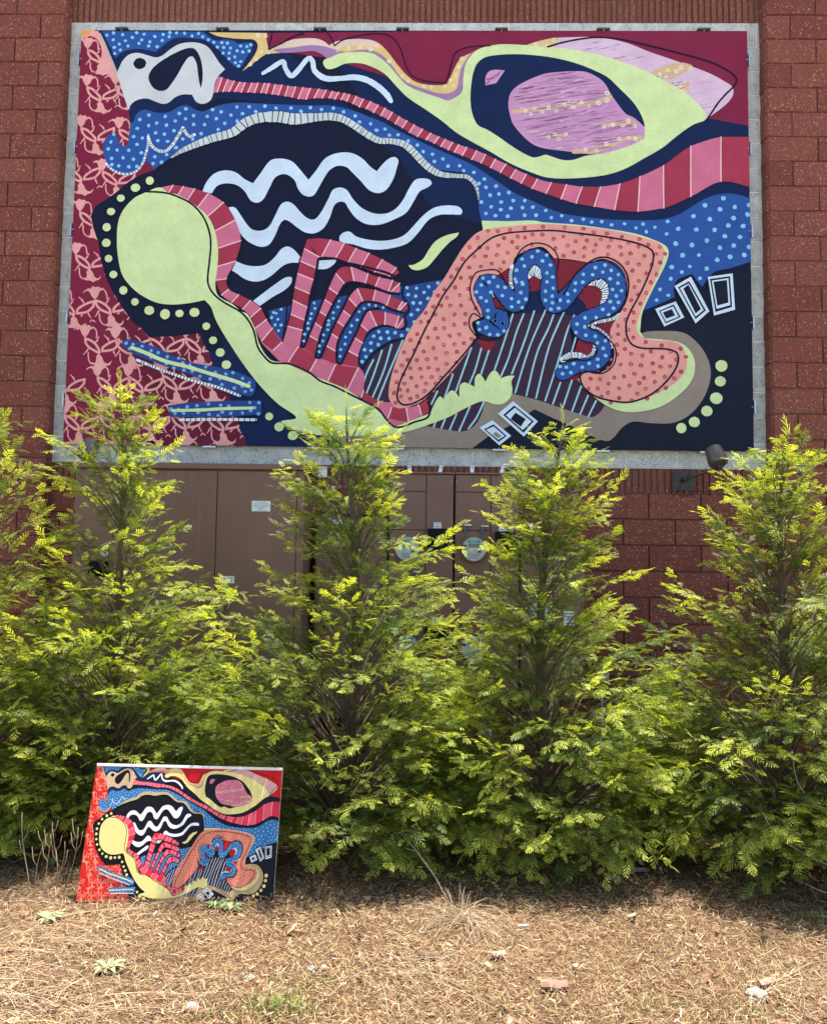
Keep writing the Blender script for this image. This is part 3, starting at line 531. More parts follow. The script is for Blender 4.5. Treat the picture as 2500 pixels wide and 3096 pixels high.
D red 16|4418,927 4408,842 4359,902 4499,965 4538,901 4474,882 4471,808 4637,865 4761,839 4912,814 4413,764 4524,769 4609,756 4677,789 4832,790 4359,723 4767,743 4880,725 4953,748 4437,682 4518,687 4597,676 4690,693 4753,666 4826,673 4340,655 4256,636 4546,608 4697,621 4915,627 4198,565 4275,563 4386,577 4463,586 4621,575 4785,585 4858,575 4342,526 4506,515 4583,534 4707,543 4256,488 4336,452 4425,490 4568,448 4634,490 4794,497 4725,472 4181,485 4283,421 4425,412 4526,394 4646,410 4358,374
w white 25 15|3959,1244 4020,1294 4069,1372 4130,1445 4197,1492
w white 35 14|3575,1475 3567,1381 3573,1306 3595,1243
w white 32 15|3434,1257 3406,1217 3415,1155 3449,1099
w white 45 17|3978,717 4032,752 4105,753 4178,734 4226,769 4244,837
w white 35 16|4184,991 4226,977 4287,942 4335,893 4359,825
w white 27 15|4184,997 4226,1016 4311,1036 4384,1055 4427,1086
w white 95 19|3688,1413 3709,1432 3751,1445 3788,1433 3816,1414
w white 75 20|4191,1360 4251,1355 4300,1324 4327,1268 4324,1199 4312,1168
v navy|3353,972,139 3438,966,177 3462,1047,189 3419,1055,131 3369,1179,124 3336,1267,139 3356,1342,137 3411,1342,137 3472,1295,142 3534,1224,154 3595,1162,152 3643,1200,132 3654,1281,129 3639,1407,124 3672,1501,134 3763,1558,139 3843,1502,132 3868,1408,124 3868,1308,142 3874,1221,159 3917,1159,152 3984,1197,147 4057,1284,134 4118,1360,129 4203,1429,147 4313,1449,159 4397,1374,154 4415,1275,147 4385,1175,134 4299,1112,117 4190,1074,109 4105,1017,129 4099,1003,134 4154,929,124 4250,899,124 4299,831,122 4292,745,132 4226,688,129 4105,663,117 3996,619,134 3978,606,134
v blue|3353,978,122 3438,972,159 3462,1047,172 3419,1055,114 3369,1179,109 3336,1267,122 3356,1342,118 3411,1342,118 3472,1299,124 3534,1228,137 3595,1169,134 3643,1206,114 3654,1281,112 3639,1407,109 3672,1501,118 3763,1558,122 3843,1502,114 3868,1408,108 3868,1308,124 3874,1221,143 3917,1161,134 3984,1199,129 4057,1284,118 4118,1360,112 4203,1432,131 4313,1449,143 4397,1374,137 4415,1275,131 4385,1177,118 4299,1114,100 4190,1074,93 4105,1020,112 4099,1003,118 4154,929,107 4250,902,107 4299,831,106 4292,745,114 4226,691,112 4105,665,100 3996,621,118 3978,609,118
d sky 15|3340,1377 3427,1386 3390,1345 3328,1320 3460,1309 3518,1302 3289,1262 3405,1261 3324,1216 3369,1188 3497,1234 3571,1210 3644,1259 3684,1207 3626,1181 3571,1143 3656,1138 3382,1111 3385,1055 3304,1010 3440,1026 3499,1008 3367,971 3610,1444 3598,1372 3655,1344 3316,955 3373,974 3438,1026 3499,1006 3511,946 3398,916 3463,914
d sky 15|3733,1555 3779,1602 3851,1569 3653,1536 3816,1521 3882,1487 3672,1478 3608,1444 3852,1423 3898,1390 3608,1347 3853,1349 3660,1328 3901,1298 3645,1259 3841,1273 3895,1233 3685,1204 3959,1200 3628,1184 3840,1198 3898,1177 4023,1191 4018,1250 4075,1281 3945,1134 3886,1125 4081,1341 4138,1348 4142,1413 4217,1411 4240,1470 4316,1490 4298,1433 4364,1446 4422,1412 4355,1378 4418,1343 4375,1291 4446,1281 4405,1237 4357,1191 4421,1187 4297,1127 4382,1137 4344,1084 4245,1062 4157,1058 4093,1007 4154,984
d sky 15|4093,1006 4154,985 4084,938 4163,916 4238,908 4254,855 4317,872 4299,810 4319,753 4256,722 4187,688 4258,667 4133,657 4066,685 4008,656 3956,661 3978,602 4044,613
s line 11|3325,1054 3266,1085 3236,1041 3237,979 3255,946 3305,890 3390,870 3487,886
s line 11|3321,1073 3253,1203 3240,1316 3282,1417 3361,1442 3447,1443 3496,1393 3527,1318
s line 11|3604,1544 3653,1620 3739,1665 3836,1659 3910,1609 3944,1534 3935,1446
s line 14|3984,1246 4020,1309 4069,1397 4142,1473 4240,1543 4337,1552 4435,1500 4495,1400 4500,1288 4470,1175 4421,1113 4360,1075
s line 11|4421,1113 4336,1062 4263,1043 4202,1012 4196,968 4238,954 4311,905 4371,856 4401,783 4383,684 4310,615 4238,609 4153,630
s line 11|3978,711 4069,714 4178,715 4238,750 4256,806
s line 14|4117,620 4117,558 4153,485 4237,424 4334,395 4490,378 4622,416 4731,484 4840,602 4889,701 4884,775 4830,805 4733,813 4613,815 4528,845 4487,919 4481,1018 4487,1039 4518,1114 4591,1251 4653,1389 4696,1514 4697,1602 4642,1646 4508,1689 4313,1725 4069,1755 3885,1773 3579,1756 3482,1737 3396,1701 3286,1605 3189,1504 3105,1353 3021,1227 2925,1038 2877,943 2783,731 2700,557 2671,458 2672,384 2715,342 2800,355 2908,423 3028,560 3136,685 3244,816 3280,872
p wave|4712,1134! 4876,1197! 4943,1067! 4783,992!
p navy|4742,1118! 4860,1172! 4913,1070! 4795,1017!
p wave|4754,1113! 4855,1156! 4899,1073! 4798,1031!
p dark|4772,1106! 4845,1135! 4869,1082! 4799,1056!
p wave|4867,1322! 4999,1400! 5141,1119! 5031,1019!
p navy|4895,1312! 4983,1363! 5113,1125! 5031,1053!
p wave|4909,1306! 4980,1344! 5096,1128! 5032,1074!
p dark|4937,1301! 4977,1335! 5075,1137! 5032,1099!
p wave|5132,1399! 5329,1429! 5344,1133! 5177,1084!
p navy|5148,1382! 5308,1406! 5321,1155! 5189,1113!
p wave|5162,1368! 5295,1390! 5307,1170! 5198,1138!
p dark|5176,1359! 5283,1375! 5293,1191! 5204,1165!
p wave|3587,377! 3783,218! 3673,95! 3467,276!
p navy|3596,344! 3751,218! 3670,125! 3509,266!
p wave|3602,326! 3733,217! 3664,147! 3530,264!
p dark|3606,286! 3687,235! 3648,174! 3567,234!
p wave|3425,224! 3573,100! 3480,23! 3323,164!
p navy|3434,190! 3538,99! 3474,50! 3357,150!
p wave|3435,174! 3521,99! 3472,67! 3374,146!
p taupe|3450,131! 3498,99! 3468,80! 3428,110!
p blued|448,822 472,845 547,842 722,787 972,677 1220,630 1393,588 1517,533 1539,496 1514,403 1472,397 1224,481 975,578 726,662 551,729 475,779
d skyd 14|482,819 539,810 613,795 512,773 586,771 686,758 744,744 688,706 819,711 910,701 813,655 875,620 944,662 1004,646 956,605 1024,597 1131,631 1087,554 1171,536 1211,586 1295,575 1352,587 1247,537 1431,541 1485,505 1429,477 1503,447 1366,461 1455,434 1264,488
s lime 30|530,783 649,739 800,676 973,634 1160,579 1345,525 1482,477
w white 22 26|577,682 703,631 852,577 1039,516 1225,469 1410,400
p blued|837,314! 984,336 1289,356 1583,363! 1592,250! 1354,233 1110,223 865,224!
d skyd 14|863,288 924,286 898,249 993,306 966,254 1070,315 1082,260 1162,330 1170,246 1244,240 1260,321 1276,265 1344,257 1327,315 1492,345 1567,345 1437,261 1535,305 1564,256 1503,280
s lime 25|875,274 1108,282 1291,294 1517,302
w white 22 26|939,200 1233,206 1544,207'''
PAL = dict(navy=(17, 25, 50), navyb=(18, 36, 76), dark=(22, 30, 47), bright=(19, 36, 76), maroon=(128, 34, 62), maroond=(106, 30, 52), peach=(232, 166, 160),
    orange=(226, 160, 90), skullg=(186, 178, 176), maroont=(128, 36, 66), blue=(46, 86, 158), blued=(42, 74, 138), sky=(135, 202, 232), skyd=(120, 175, 225), sand=(222, 194, 128),
    sandp=(214, 180, 140), cream=(226, 202, 184), lilac=(160, 126, 168), pinkg=(216, 188, 210), lime=(210, 230, 166), limed=(206, 228, 166), iris=(200, 150, 190),
    irisd=(120, 62, 104), line=(30, 18, 44), skull=(206, 212, 212), white=(226, 238, 244), bandg=(202, 214, 212), stripe=(208, 114, 142), stripe2=(166, 58, 80),
    wave=(206, 226, 242), taupe=(146, 134, 122), plum=(62, 44, 66), maroono=(128, 38, 52), stripeb=(160, 208, 218), pinkl=(206, 112, 138), lip=(230, 160, 148), red=(172, 50, 56),
    ringc=(224, 232, 196), pale=(240, 205, 205))
PAL2 = dict(PAL); PAL2.update(navy=(22, 20, 26), navyb=(24, 24, 36), dark=(26, 26, 32), bright=(30, 40, 70), maroon=(214, 40, 34), maroond=(206, 38, 34), maroont=(206, 28, 34), blue=(58, 118, 170),
    blued=(54, 108, 160), sky=(150, 195, 220), sand=(240, 200, 110), lime=(238, 220, 138), limed=(228, 210, 140), lilac=(200, 150, 150), cream=(236, 206, 150), skull=(212, 178, 138), skullg=(220, 180, 150),
    wave=(238, 238, 240), stripe=(240, 92, 110), stripe2=(222, 48, 66), lip=(236, 142, 112), red=(206, 76, 62), taupe=(196, 166, 116), bandg=(214, 190, 140), stripeb=(220, 220, 225),
    iris=(222, 122, 138), irisd=(190, 90, 110), pinkg=(222, 170, 160), peach=(240, 140, 110), maroono=(206, 34, 40), plum=(62, 52, 66), ringc=(240, 220, 130), pinkl=(240, 104, 120), line=(70, 24, 40))
MW, MH = 5480.0, 3467.0
FLORAL = [(54, 3300), (63, 2977), (300, 2990), (345, 2615), (31, 2625), (-77, 2287), (222, 2255), (51, 1911), (348, 1913), (34, 1551), (327, 1553), (207, 1178), (-84, 1176), (498, 1181), (137, 864), (388, 853), (661, 866), (953, 869), (1234, 871), (-120, 540), (253, 543), (502, 546), (779, 564), (1056, 578), (1336, 580), (1, 231), (290, 234), (578, 237), (865, 240), (1152, 243), (1439, 246), (108, -75), (401, -71), (693, -68), (985, -65), (1276, -62)]

def cr(pts, closed, step=14.0):
    """Catmull-Rom through pts; entries (x, y, w, corner)"""
    n = len(pts)
    if n < 3: return [p[:3] for p in pts]
    res = []
    segs = n if closed else n - 1
    for i in range(segs):
        p1 = pts[i]; p2 = pts[(i + 1) % n]
        p0 = pts[(i - 1) % n] if (closed or i > 0) else p1
        p3 = pts[(i + 2) % n] if (closed or i < n - 2) else p2
        if p1[3]: p0 = p1
        if p2[3]: p3 = p2
        L = math.hypot(p2[0] - p1[0], p2[1] - p1[1]); k = max(1, min(7, int(L / step)))
        if p1[3] and p2[3]: k = 1
        l0 = max(1e-3, math.hypot(p1[0] - p0[0], p1[1] - p0[1])); l3 = max(1e-3, math.hypot(p3[0] - p2[0], p3[1] - p2[1]))
        for j in range(k):
            s = j / k
            q = []
            for c in range(3):
                m1 = (p2[c] - p0[c]) / (L + l0) * L if p0 is not p1 else (p2[c] - p1[c])
                m2 = (p3[c] - p1[c]) / (L + l3) * L if p3 is not p2 else (p2[c] - p1[c])
                q.append((2 * s**3 - 3 * s**2 + 1) * p1[c] + (s**3 - 2 * s**2 + s) * m1 + (-2 * s**3 + 3 * s**2) * p2[c] + (s**3 - s**2) * m2)
            res.append(tuple(q))
    if not closed: res.append(pts[-1][:3])
    return res
def clip(poly):
    for ax, lim, sgn in ((0, 0.0, 1), (0, MW, -1), (1, 0.0, 1), (1, MH, -1)):
        o = []; n = len(poly)
        for i in range(n):
            a, b = poly[i], poly[(i + 1) % n]; ia = (a[ax] - lim) * sgn >= 0; ib = (b[ax] - lim) * sgn >= 0
            if ia: o.append(a)
            if ia != ib:
                s = (lim - a[ax]) / (b[ax] - a[ax]); q = [a[0] + (b[0] - a[0]) * s, a[1] + (b[1] - a[1]) * s]; q[ax] = lim; o.append(tuple(q))
        poly = o
        if len(poly) < 3: return []
    return poly
class Painter:
    def __init__(s, pal, dz): s.V = []; s.F = []; s.C = []; s.pal = pal; s.dz = dz; s.z = 0; s.k = 0; s.r = random.Random(3)
    def layer(s): s.z += 1
    def face(s, poly, col):
        if any(p[0] < 0 or p[0] > MW or p[1] < 0 or p[1] > MH for p in poly): poly = clip([p[:2] for p in poly])
        if len(poly) < 3: return
        b = len(s.V); s.k += 1; zz = (s.z + (s.k % 8) / 9) * s.dz
        for p in poly: s.V.append((p[0] / 1000, p[1] / 1000, zz))
        if len(poly) > 4:
            for tr in tessellate_polygon([[Vector((p[0], p[1], 0)) for p in poly]]): s.tri([b + i for i in tr], col)
        elif len(poly) == 4: s.tri([b, b + 1, b + 2], col); s.tri([b, b + 2, b + 3], col)
        else: s.tri([b, b + 1, b + 2], col)
    def tri(s, ix, col):
        a, b_, c = (s.V[i] for i in ix)
        if (b_[0] - a[0]) * (c[1] - a[1]) - (b_[1] - a[1]) * (c[0] - a[0]) < 0: ix = ix[::-1]
        s.F.append(tuple(ix)); s.C.append(col)
    def c(s, name, v=0.0):
        k = 1 + s.r.uniform(-v, v); c = srgb(*s.pal[name]); return (c[0] * k, c[1] * k, c[2] * k)
    def poly(s, pts, name): s.face(cr(pts, True), s.c(name))
    def disc(s, x, y, r, name, v=0.06, wob=0.14, rin=None, asp=1.0):
        n = 9 if r < 30 else 18; ph = s.r.uniform(0, 6.28); an = [ph + 6.283 * i / n for i in range(n)]
        rr = [r * (1 + s.r.uniform(-wob, wob)) for _ in an]; ax = s.r.uniform(0.95, 1.1) * asp
        o = [(x + q * ax * math.cos(a), y + q * math.sin(a)) for q, a in zip(rr, an)]; col = s.c(name, v)
        if rin:
            i_ = [(x + rin * math.cos(a), y + rin * math.sin(a)) for a in an]
            for k in range(n): s.face([o[k], o[(k + 1) % n], i_[(k + 1) % n], i_[k]], col)
        else: s.face(o, col)
    def stroke(s, pts, w_, name, caps=True, col=None, taper=False):
        runs = [[pts[0]]]
        for p in pts[1:]:
            runs[-1].append(p)
            if p[3] and p is not pts[-1]: runs.append([p])
        col = col or s.c(name)
        for run in runs:
            q = cr([(a, b, (c if w_ is None else w_), 0) for a, b, c, e in run], False, 12.0)
            L = []; R_ = []
            for i, (x, y, ww) in enumerate(q):
                a = q[max(i - 1, 0)]; b = q[min(i + 1, len(q) - 1)]; dx, dy = b[0] - a[0], b[1] - a[1]; l = math.hypot(dx, dy) or 1
                nx, ny = -dy / l, dx / l; h = ww / 2 * (1 + s.r.uniform(-.07, .07))
                if taper: h *= min(1, 0.25 + 1.6 * min(i, len(q) - 1 - i) / max(1, len(q) - 1))
                L.append((x + nx * h, y + ny * h)); R_.append((x - nx * h, y - ny * h))
            for i in range(len(q) - 1): s.face([L[i], L[i + 1], R_[i + 1], R_[i]], col)
            if caps:
                for e, sg in ((0, -1), (-1, 1)):
                    x, y, ww = q[e]; a, b = (q[1], q[0]) if e == 0 else (q[-2], q[-1])
                    th = math.atan2(b[1] - a[1], b[0] - a[0]); h = ww / 2 * 0.97
                    s.face([(x + h * math.cos(th + u), y + h * math.sin(th + u)) for u in np.linspace(-math.pi / 2, math.pi / 2, 7)], col)
    def ticks(s, pts, w_, sp, name='navy', tw=0.28):
        q = cr(pts, False, 6.0); acc = 0; col = s.c(name); nxt = None
        for i in range(len(q) - 1):
            a, b = q[i], q[i + 1]; dx, dy = b[0] - a[0], b[1] - a[1]; l = math.hypot(dx, dy)
            if l < 1e-6: continue
            ww = w_ if w_ is not None else (a[2] + b[2]) / 2
            step = sp if sp else max(18, min(50, ww * 0.62))
            acc += l
            if acc >= step:
                acc -= step; j = s.r.uniform(-.15, .15); nx, ny = -dy / l, dx / l; nx, ny = nx + dx / l * j, ny + dy / l * j
                h = ww * 0.56; t_ = max(2.6, step * tw / 2 * (0.55 if not sp else 1)); ux, uy = dx / l * t_, dy / l * t_
                x, y = b[0], b[1]
                s.face([(x - ux + nx * h, y - uy + ny * h), (x + ux + nx * h, y + uy + ny * h), (x + ux - nx * h, y + uy - ny * h), (x - ux - nx * h, y - uy - ny * h)], col)
    def floral(s):
        r = s.r
        for (X, Y) in FLORAL:
            k = 0.635 * r.uniform(0.94, 1.06); rot = r.uniform(-.05, .05); ca, sa = math.cos(rot), math.sin(rot)
            T = lambda L: [(X + k * (a * ca + b * sa) + r.uniform(-2, 2), Y - k * (b * ca - a * sa) + r.uniform(-2, 2), 0, 0) for a, b in L]
            P1 = T([(0, -4), (-45, -55), (-65, -105), (-88, -120), (-130, -112), (-85, -150), (-55, -142), (-20, -178), (8, -162), (50, -168), (75, -142), (112, -148), (95, -122), (62, -108), (45, -58)])
            for p in (0, 12): P1[p] = P1[p][:3] + (1,)
            s.face(cr(P1, True), s.c('peach', .03))
            s.stroke(T([(85, -140), (125, -118), (146, -60), (150, -8)]), 11, 'peach')
            if r.random() < .6: s.stroke(T([(-80, -140), (-118, -125), (-140, -100)]), 8, 'peach')
            A = T([(8, 6), (20, 60), (70, 120), (150, 165), (196, 184), (188, 132), (135, 72), (72, 28), (8, 6)]); A = [q[:3] + ((1,) if i_ in (0, 4, 5) else (0,)) for i_, q in enumerate(A)]; s.stroke(A, 19, 'peach')
            s.stroke(T([(120, 62), (155, 35), (172, -15)]), 15, 'peach', taper=True); s.stroke(T([(65, 112), (40, 160), (10, 205)]), 15, 'peach', taper=True)
            B_ = T([(190, 190), (238, 230), (262, 290), (315, 312), (358, 268), (340, 325), (290, 342), (255, 368), (215, 345), (150, 340), (100, 300), (150, 310), (165, 265), (158, 230)])
            for p in (0, 4, 10): B_[p] = B_[p][:3] + (1,)
            s.face(cr(B_, True), s.c('peach', .03))
            s.stroke(T([(58, 180), (66, 260), (100, 312), (150, 325)]), 11, 'peach')
            C_ = T([(228, 158), (242, 108), (330, 42), (428, 2), (428, 60), (372, 125), (300, 150), (228, 158)]); C_ = [q[:3] + ((1,) if i_ in (0, 3, 4) else (0,)) for i_, q in enumerate(C_)]; s.stroke(C_, 19, 'peach')
            s.stroke(T([(312, 42), (292, 0), (250, -38)]), 15, 'peach', taper=True); s.stroke(T([(365, 128), (380, 170), (402, 200)]), 15, 'peach', taper=True)
            if r.random() < .8: s.stroke(T([(405, 260), (425, 235), (462, 258)]), 10, 'peach')
            if r.random() < .6: s.stroke(T([(285, 190), (300, 175)]), 12, 'peach')
    def streaks(s, poly, n, ang, names, wr, lr):
        xs = [p[0] for p in poly]; ys = [p[1] for p in poly]
        def inside(x, y):
            c = False; m_ = len(poly)
            for i in range(m_):
                a, b = poly[i], poly[i - 1]
                if (a[1] > y) != (b[1] > y) and x < (b[0] - a[0]) * (y - a[1]) / (b[1] - a[1]) + a[0]: c = not c
            return c
        for _ in range(n):
            x = s.r.uniform(min(xs), max(xs)); y = s.r.uniform(min(ys), max(ys)); l = s.r.uniform(*lr); an = ang + s.r.uniform(-.04, .04)
            dx, dy = math.cos(an) * l / 2, math.sin(an) * l / 2
            if inside(x - dx * 1.1, y - dy * 1.1) and inside(x + dx * 1.1, y + dy * 1.1) and inside(x, y):
                ww = s.r.uniform(*wr); nm = s.r.choice(names); c0 = srgb(*s.pal[names[0]]) if False else None
                base = srgb(*s.pal['iris' if names[0] == 'irisd' else 'pinkg']); d = s.c(nm, .1); f = s.r.uniform(.25, .9)
                col = tuple(b_ * (1 - f) + d_ * f for b_, d_ in zip(base, d))
                s.stroke([(x - dx, y - dy, 0, 0), (x - dx * .3, y - dy * .3 + s.r.uniform(-3, 3), 0, 0), (x + dx * .4, y + dy * .4 + s.r.uniform(-3, 3), 0, 0), (x + dx, y + dy, 0, 0)], ww, nm, caps=False, col=col, taper=True)
    def run(s):
        iris = None; tail = None
        for L in ART.strip().split('\n'):
            s.layer()
            if L == 'M': s.floral(); continue
            if L == 'K': s.streaks(tail, 260, -0.22 + .42, ['irisd', 'lilac', 'pale', 'skull'], (4, 15), (40, 210)); continue
            if L == 'I': s.streaks(iris, 520, 0.16, ['irisd', 'irisd', 'lilac', 'pale'], (3, 13), (40, 260)); continue
            h, body = L.split('|'); h = h.split(); kind, col = h[0], h[1]; arg = [float(x) for x in h[2:]]
            if kind == 'b':
                rows = []
                for e in body.split():
                    fl = e[0] == 'N'
                    rows.append((fl, [float(v) for v in e.lstrip('N').split(',')]))
                st = int(arg[0]) if arg else 0; n = len(rows)
                def chain(C0, C1):
                    # resample each cell to 4 steps
                    res = []
                    for i in range(n - 1):
                        pa = [rows[max(0, i - 1)], rows[i], rows[i + 1], rows[min(n - 1, i + 2)]]
                        for j in range(4):
                            t_ = j / 4; q = []
                            for c in (C0, C1):
                                a, b, d, e = (p[1][c] for p in pa)
                                m1 = (d - a) / 2; m2 = (e - b) / 2
                                lim = abs(d - b) * 1.2; m1 = max(-lim, min(lim, m1)) if abs(d - b) > 0 else 0; m2 = max(-lim, min(lim, m2)) if abs(d - b) > 0 else 0
                                q.append((2 * t_**3 - 3 * t_**2 + 1) * b + (t_**3 - 2 * t_**2 + t_) * m1 + (-2 * t_**3 + 3 * t_**2) * d + (t_**3 - t_**2) * m2)
                            res.append(tuple(q))
                    res.append((rows[-1][1][C0], rows[-1][1][C1])); return res
                O = chain(0, 1); I_ = chain(2, 3)
                cc = st
                for i in range(n - 1):
                    if i > 0 and not rows[i][0]: cc += 1
                    colr = s.c('stripe' if cc % 2 else 'stripe2', .05)
                    for j in range(4):
                        k = i * 4 + j; s.face([O[k], O[k + 1], I_[k + 1], I_[k]], colr)
                s.layer()
                for i in range(1, n - 1):
                    if rows[i][0]: continue
                    r_ = rows[i][1]; s.stroke([(r_[0], r_[1], 0, 0), ((r_[0] + r_[2]) / 2 + s.r.uniform(-2, 2), (r_[1] + r_[3]) / 2, 0, 0), (r_[2], r_[3], 0, 0)], 9, 'pale')
                continue
            pts = []
            for e in body.split():
                cn = e.endswith('!'); v = [float(x) for x in e.rstrip('!').split(',')]; pts.append((v[0], v[1], v[2] if len(v) > 2 else 0, 1 if cn else 0))
            if kind == 'p':
                s.poly(pts, col)
                if col == 'iris' and iris is None: iris = cr(pts, True)
                if col == 'pinkg': tail = cr(pts, True)
            elif kind == 's': s.stroke(pts, arg[0], col)
            elif kind == 'v': s.stroke(pts, None, col)
            elif kind == 'd':
                for p in pts: s.disc(p[0], p[1], arg[0], col)
            elif kind == 'e':
                for p in pts: s.disc(p[0], p[1], arg[0], col, wob=.03)
            elif kind == 'D':
                for p in pts: s.disc(p[0], p[1], arg[0] * 1.05, col)
                s.layer()
                for p in pts: s.disc(p[0] + s.r.uniform(-2, 2), p[1] + s.r.uniform(-3, 1), arg[0] * s.r.uniform(.45, .7), 'stripe' if s.pal is PAL else 'lip', v=.25, wob=.25)
            elif kind == 'r':
                for p in pts:
                    s.disc(p[0], p[1], arg[0] * s.r.uniform(.85, 1.1), 'ringc', rin=arg[0] * .48)
            elif kind == 'k':
                s.stroke(pts, None, col); s.layer(); s.ticks(pts, None, 0)
            elif kind == 'w':
                s.stroke(pts, arg[0], col); s.layer(); s.ticks(pts, arg[0], arg[1])
    def build(s, name, m_):
        V = np.array(s.V); F = np.array(s.F); me = bulk(name, V, F, m_)
        a = me.color_attributes.new('paint', 'FLOAT_COLOR', 'CORNER'); c = np.ones((len(F) * 3, 4), np.float32)
        c[:, :3] = np.repeat(np.array(s.C, np.float32), 3, axis=0); a.data.foreach_set('color', c.ravel()); return me

MX, MY, MZ = -2.9345, 6.502, 2.5354
mural = thing('mural', (MX + 2.74, MY, MZ), 'huge rectangular painted mural of abstract ribbons, eye and waves mounted on the wall', 'mural')
p = Painter(PAL, 0.00009); p.run(); me = p.build('painted_face', M_paint)
o = add('painted_face', me, mural, (MX, MY, MZ)); o.rotation_euler = (math.pi / 2, 0, 0)
M_edge = plain('canvas_edge', (0.03, 0.035, 0.06), 0.7)
box('backing_panel', MX, MX + 5.48, MY + 0.001, MY + 0.022, MZ, MZ + 3.467, M_edge, mural, 0)
def bracket(x, z, horiz, below=False):
    l = 0.105
    yy = G - 0.012
    if horiz:
        br = box('bracket', x - l / 2, x + l / 2, yy - 0.052, yy, z - 0.007, z + 0.007, M_steel if below else M_clip, mural, 0.002)
        tube('bolt', [(x, MY - 0.004, z + (0.02 if below else -0.02)), (x, MY - 0.004, z + (-0.006 if below else 0.006))], 0.0035, M_steel, br, 8)
    else:
        br = box('bracket', x - 0.006, x + 0.006, yy - 0.052, yy, z - l / 2, z + l / 2, M_steel, mural, 0.002)
        sg = 1 if x < 0 else -1
        tube('bolt', [(x - 0.004 * sg, MY - 0.004, z), (x + 0.024 * sg, MY - 0.004, z)], 0.0035, M_steel, br, 8)
for x in (-2.6, -1.762, -0.953, -0.27, 0.543, 1.377, 2.196): bracket(x, MZ + 3.467 + 0.014, True)
for x in (-1.755, -0.923, -0.263, 0.546, 1.362, 2.174): bracket(x, MZ - 0.012, True, True)
for z in (5.752, 5.0, 4.299, 3.576, 2.893): bracket(MX - 0.012, z, False)
for z in (5.755, 5.009, 4.319, 3.569, 2.887): bracket(MX + 5.48 + 0.012, z, False)

# ------------------------------------------------------------------ small painting leaning on the hedge
cb = Vector((-1.6016, 3.892, 0.018)); CW, CH = 0.8968, 0.609
ex = Vector((math.cos(0.1078), math.sin(0.1078), -0.0316)).normalized()
nn = Vector((-math.sin(0.1078), math.cos(0.1078), 0)); ey = (nn * math.sin(0.3185) + Vector((0, 0, 1)) * math.cos(0.3185)); ey = (ey - ex * ey.dot(ex)).normalized(); ez = ex.cross(ey)
canvas = thing('painting', cb, 'small bright red, black and blue abstract canvas leaning on the hedge', 'painting')
canvas.rotation_euler = Matrix((ex, ey, ez)).transposed().to_euler()
pp = Painter(PAL2, 0.000022); pp.run(); me = pp.build('painted_face', M_paint_small)
o = bpy.data.objects.new('painted_face', me); COL.objects.link(o); o.parent = canvas; o.scale = (CW / 5.48, CH / 3.467, 1); o.location = (0, 0, 0.001)
M_canvas = plain('raw_canvas', (0.78, 0.76, 0.72), 0.85, var=0.06, bmp=0.001)
M_cedge = plain('painted_canvas_edge', (0.30, 0.035, 0.04), 0.6)
def cbox(name, x0, x1, y0, y1, z0, z1, m_, b=0.003):
    v, f = boxvf(x0, x1, y0, y1, z0, z1, b); o = bpy.data.objects.new(name, mesh(name, v, f, m_)); COL.objects.link(o); o.parent = canvas
cbox('stretched_canvas', -0.0005, CW + 0.0005, -0.0005, CH + 0.0005, -0.030, 0.0, M_canvas)
cbox('top_fold', 0.0, CW, CH - 0.012, CH + 0.0015, -0.031, 0.0052, M_canvas, 0.002)
cbox('side_edge', -0.0018, -0.0006, 0.002, CH - 0.002, -0.029, -0.001, M_cedge, 0)

# ------------------------------------------------------------------ electrical cabinets
cabl = thing('electrical_cabinet', (-1.75, 6.2, 0.0), 'large brown switchgear cabinet with warning label and upright handle, left under the mural', 'electrical cabinet')
LY = 5.94
box('body', -2.582, -0.905, LY + 0.02, G - 0.03, 0.06, 2.275, M_cab, cabl, 0.004)
box('rain_hood', -2.60, -0.887, LY - 0.018, G - 0.03, 2.2755, 2.312, M_cab, cabl, 0.006)
box('door', -2.575, -1.542, LY, LY + 0.019, 0.12, 2.262, M_cab, cabl, 0.004)
dr = box('door', -1.536, -0.962, LY, LY + 0.019, 0.12, 2.262, M_cab, cabl, 0.004)
box('door_stop', -0.958, -0.908, LY + 0.006, LY + 0.019, 0.12, 2.262, M_cab, cabl, 0.002)
box('plinth', -2.56, -0.93, LY + 0.03, G - 0.05, -0.05, 0.0595, M_iron, cabl, 0)
def lettering(x0, x1, y, z0, z1, rows, par, r, m_=M_ink, seed=0):
    """rows of tiny type built as separate word bars"""
    rr = random.Random(seed); n = len(rows); vs = []; fs = []
    for i, (fill, big) in enumerate(rows):
        zc = z1 - (i + 0.5) * (z1 - z0) / n; h = (z1 - z0) / n * (0.30 if not big else 0.42); x = x0 + (x1 - x0) * (1 - fill) / 2
        xe = x0 + (x1 - x0) * (1 + fill) / 2
        while x < xe - 0.002:
            wd = rr.uniform(0.004, 0.013) * r; b = len(vs); xe2 = min(x + wd, xe)
            vs += [(x, y, zc - h / 2), (xe2, y, zc - h / 2), (xe2, y, zc + h / 2), (x, y, zc + h / 2)]; fs.append((b, b + 1, b + 2, b + 3)); x = xe2 + 0.0028 * r
    me = mesh('print', vs, fs, m_); return add('print', me, par)
def label(name, x0, x1, z0, z1, y, par, rows, r=1.0, seed=0, lx=0.0):
    o = box(name, x0, x1, y - 0.0016, y, z0, z1, M_sticker, par, 0)
    lettering(x0 + 0.004 + lx, x1 - 0.004, y - 0.0022, z0 + 0.004, z1 - 0.004, rows, o, r, seed=seed)
    return o
label('rating_label', -1.284, -1.150, 1.973, 2.049, LY - 0.0005, cabl, [(0.55, 0), (.9, 0), (.85, 0), (.95, 0), (.95, 0), (.45, 1), (.25, 1), (.6, 0)], 1.0, 1)
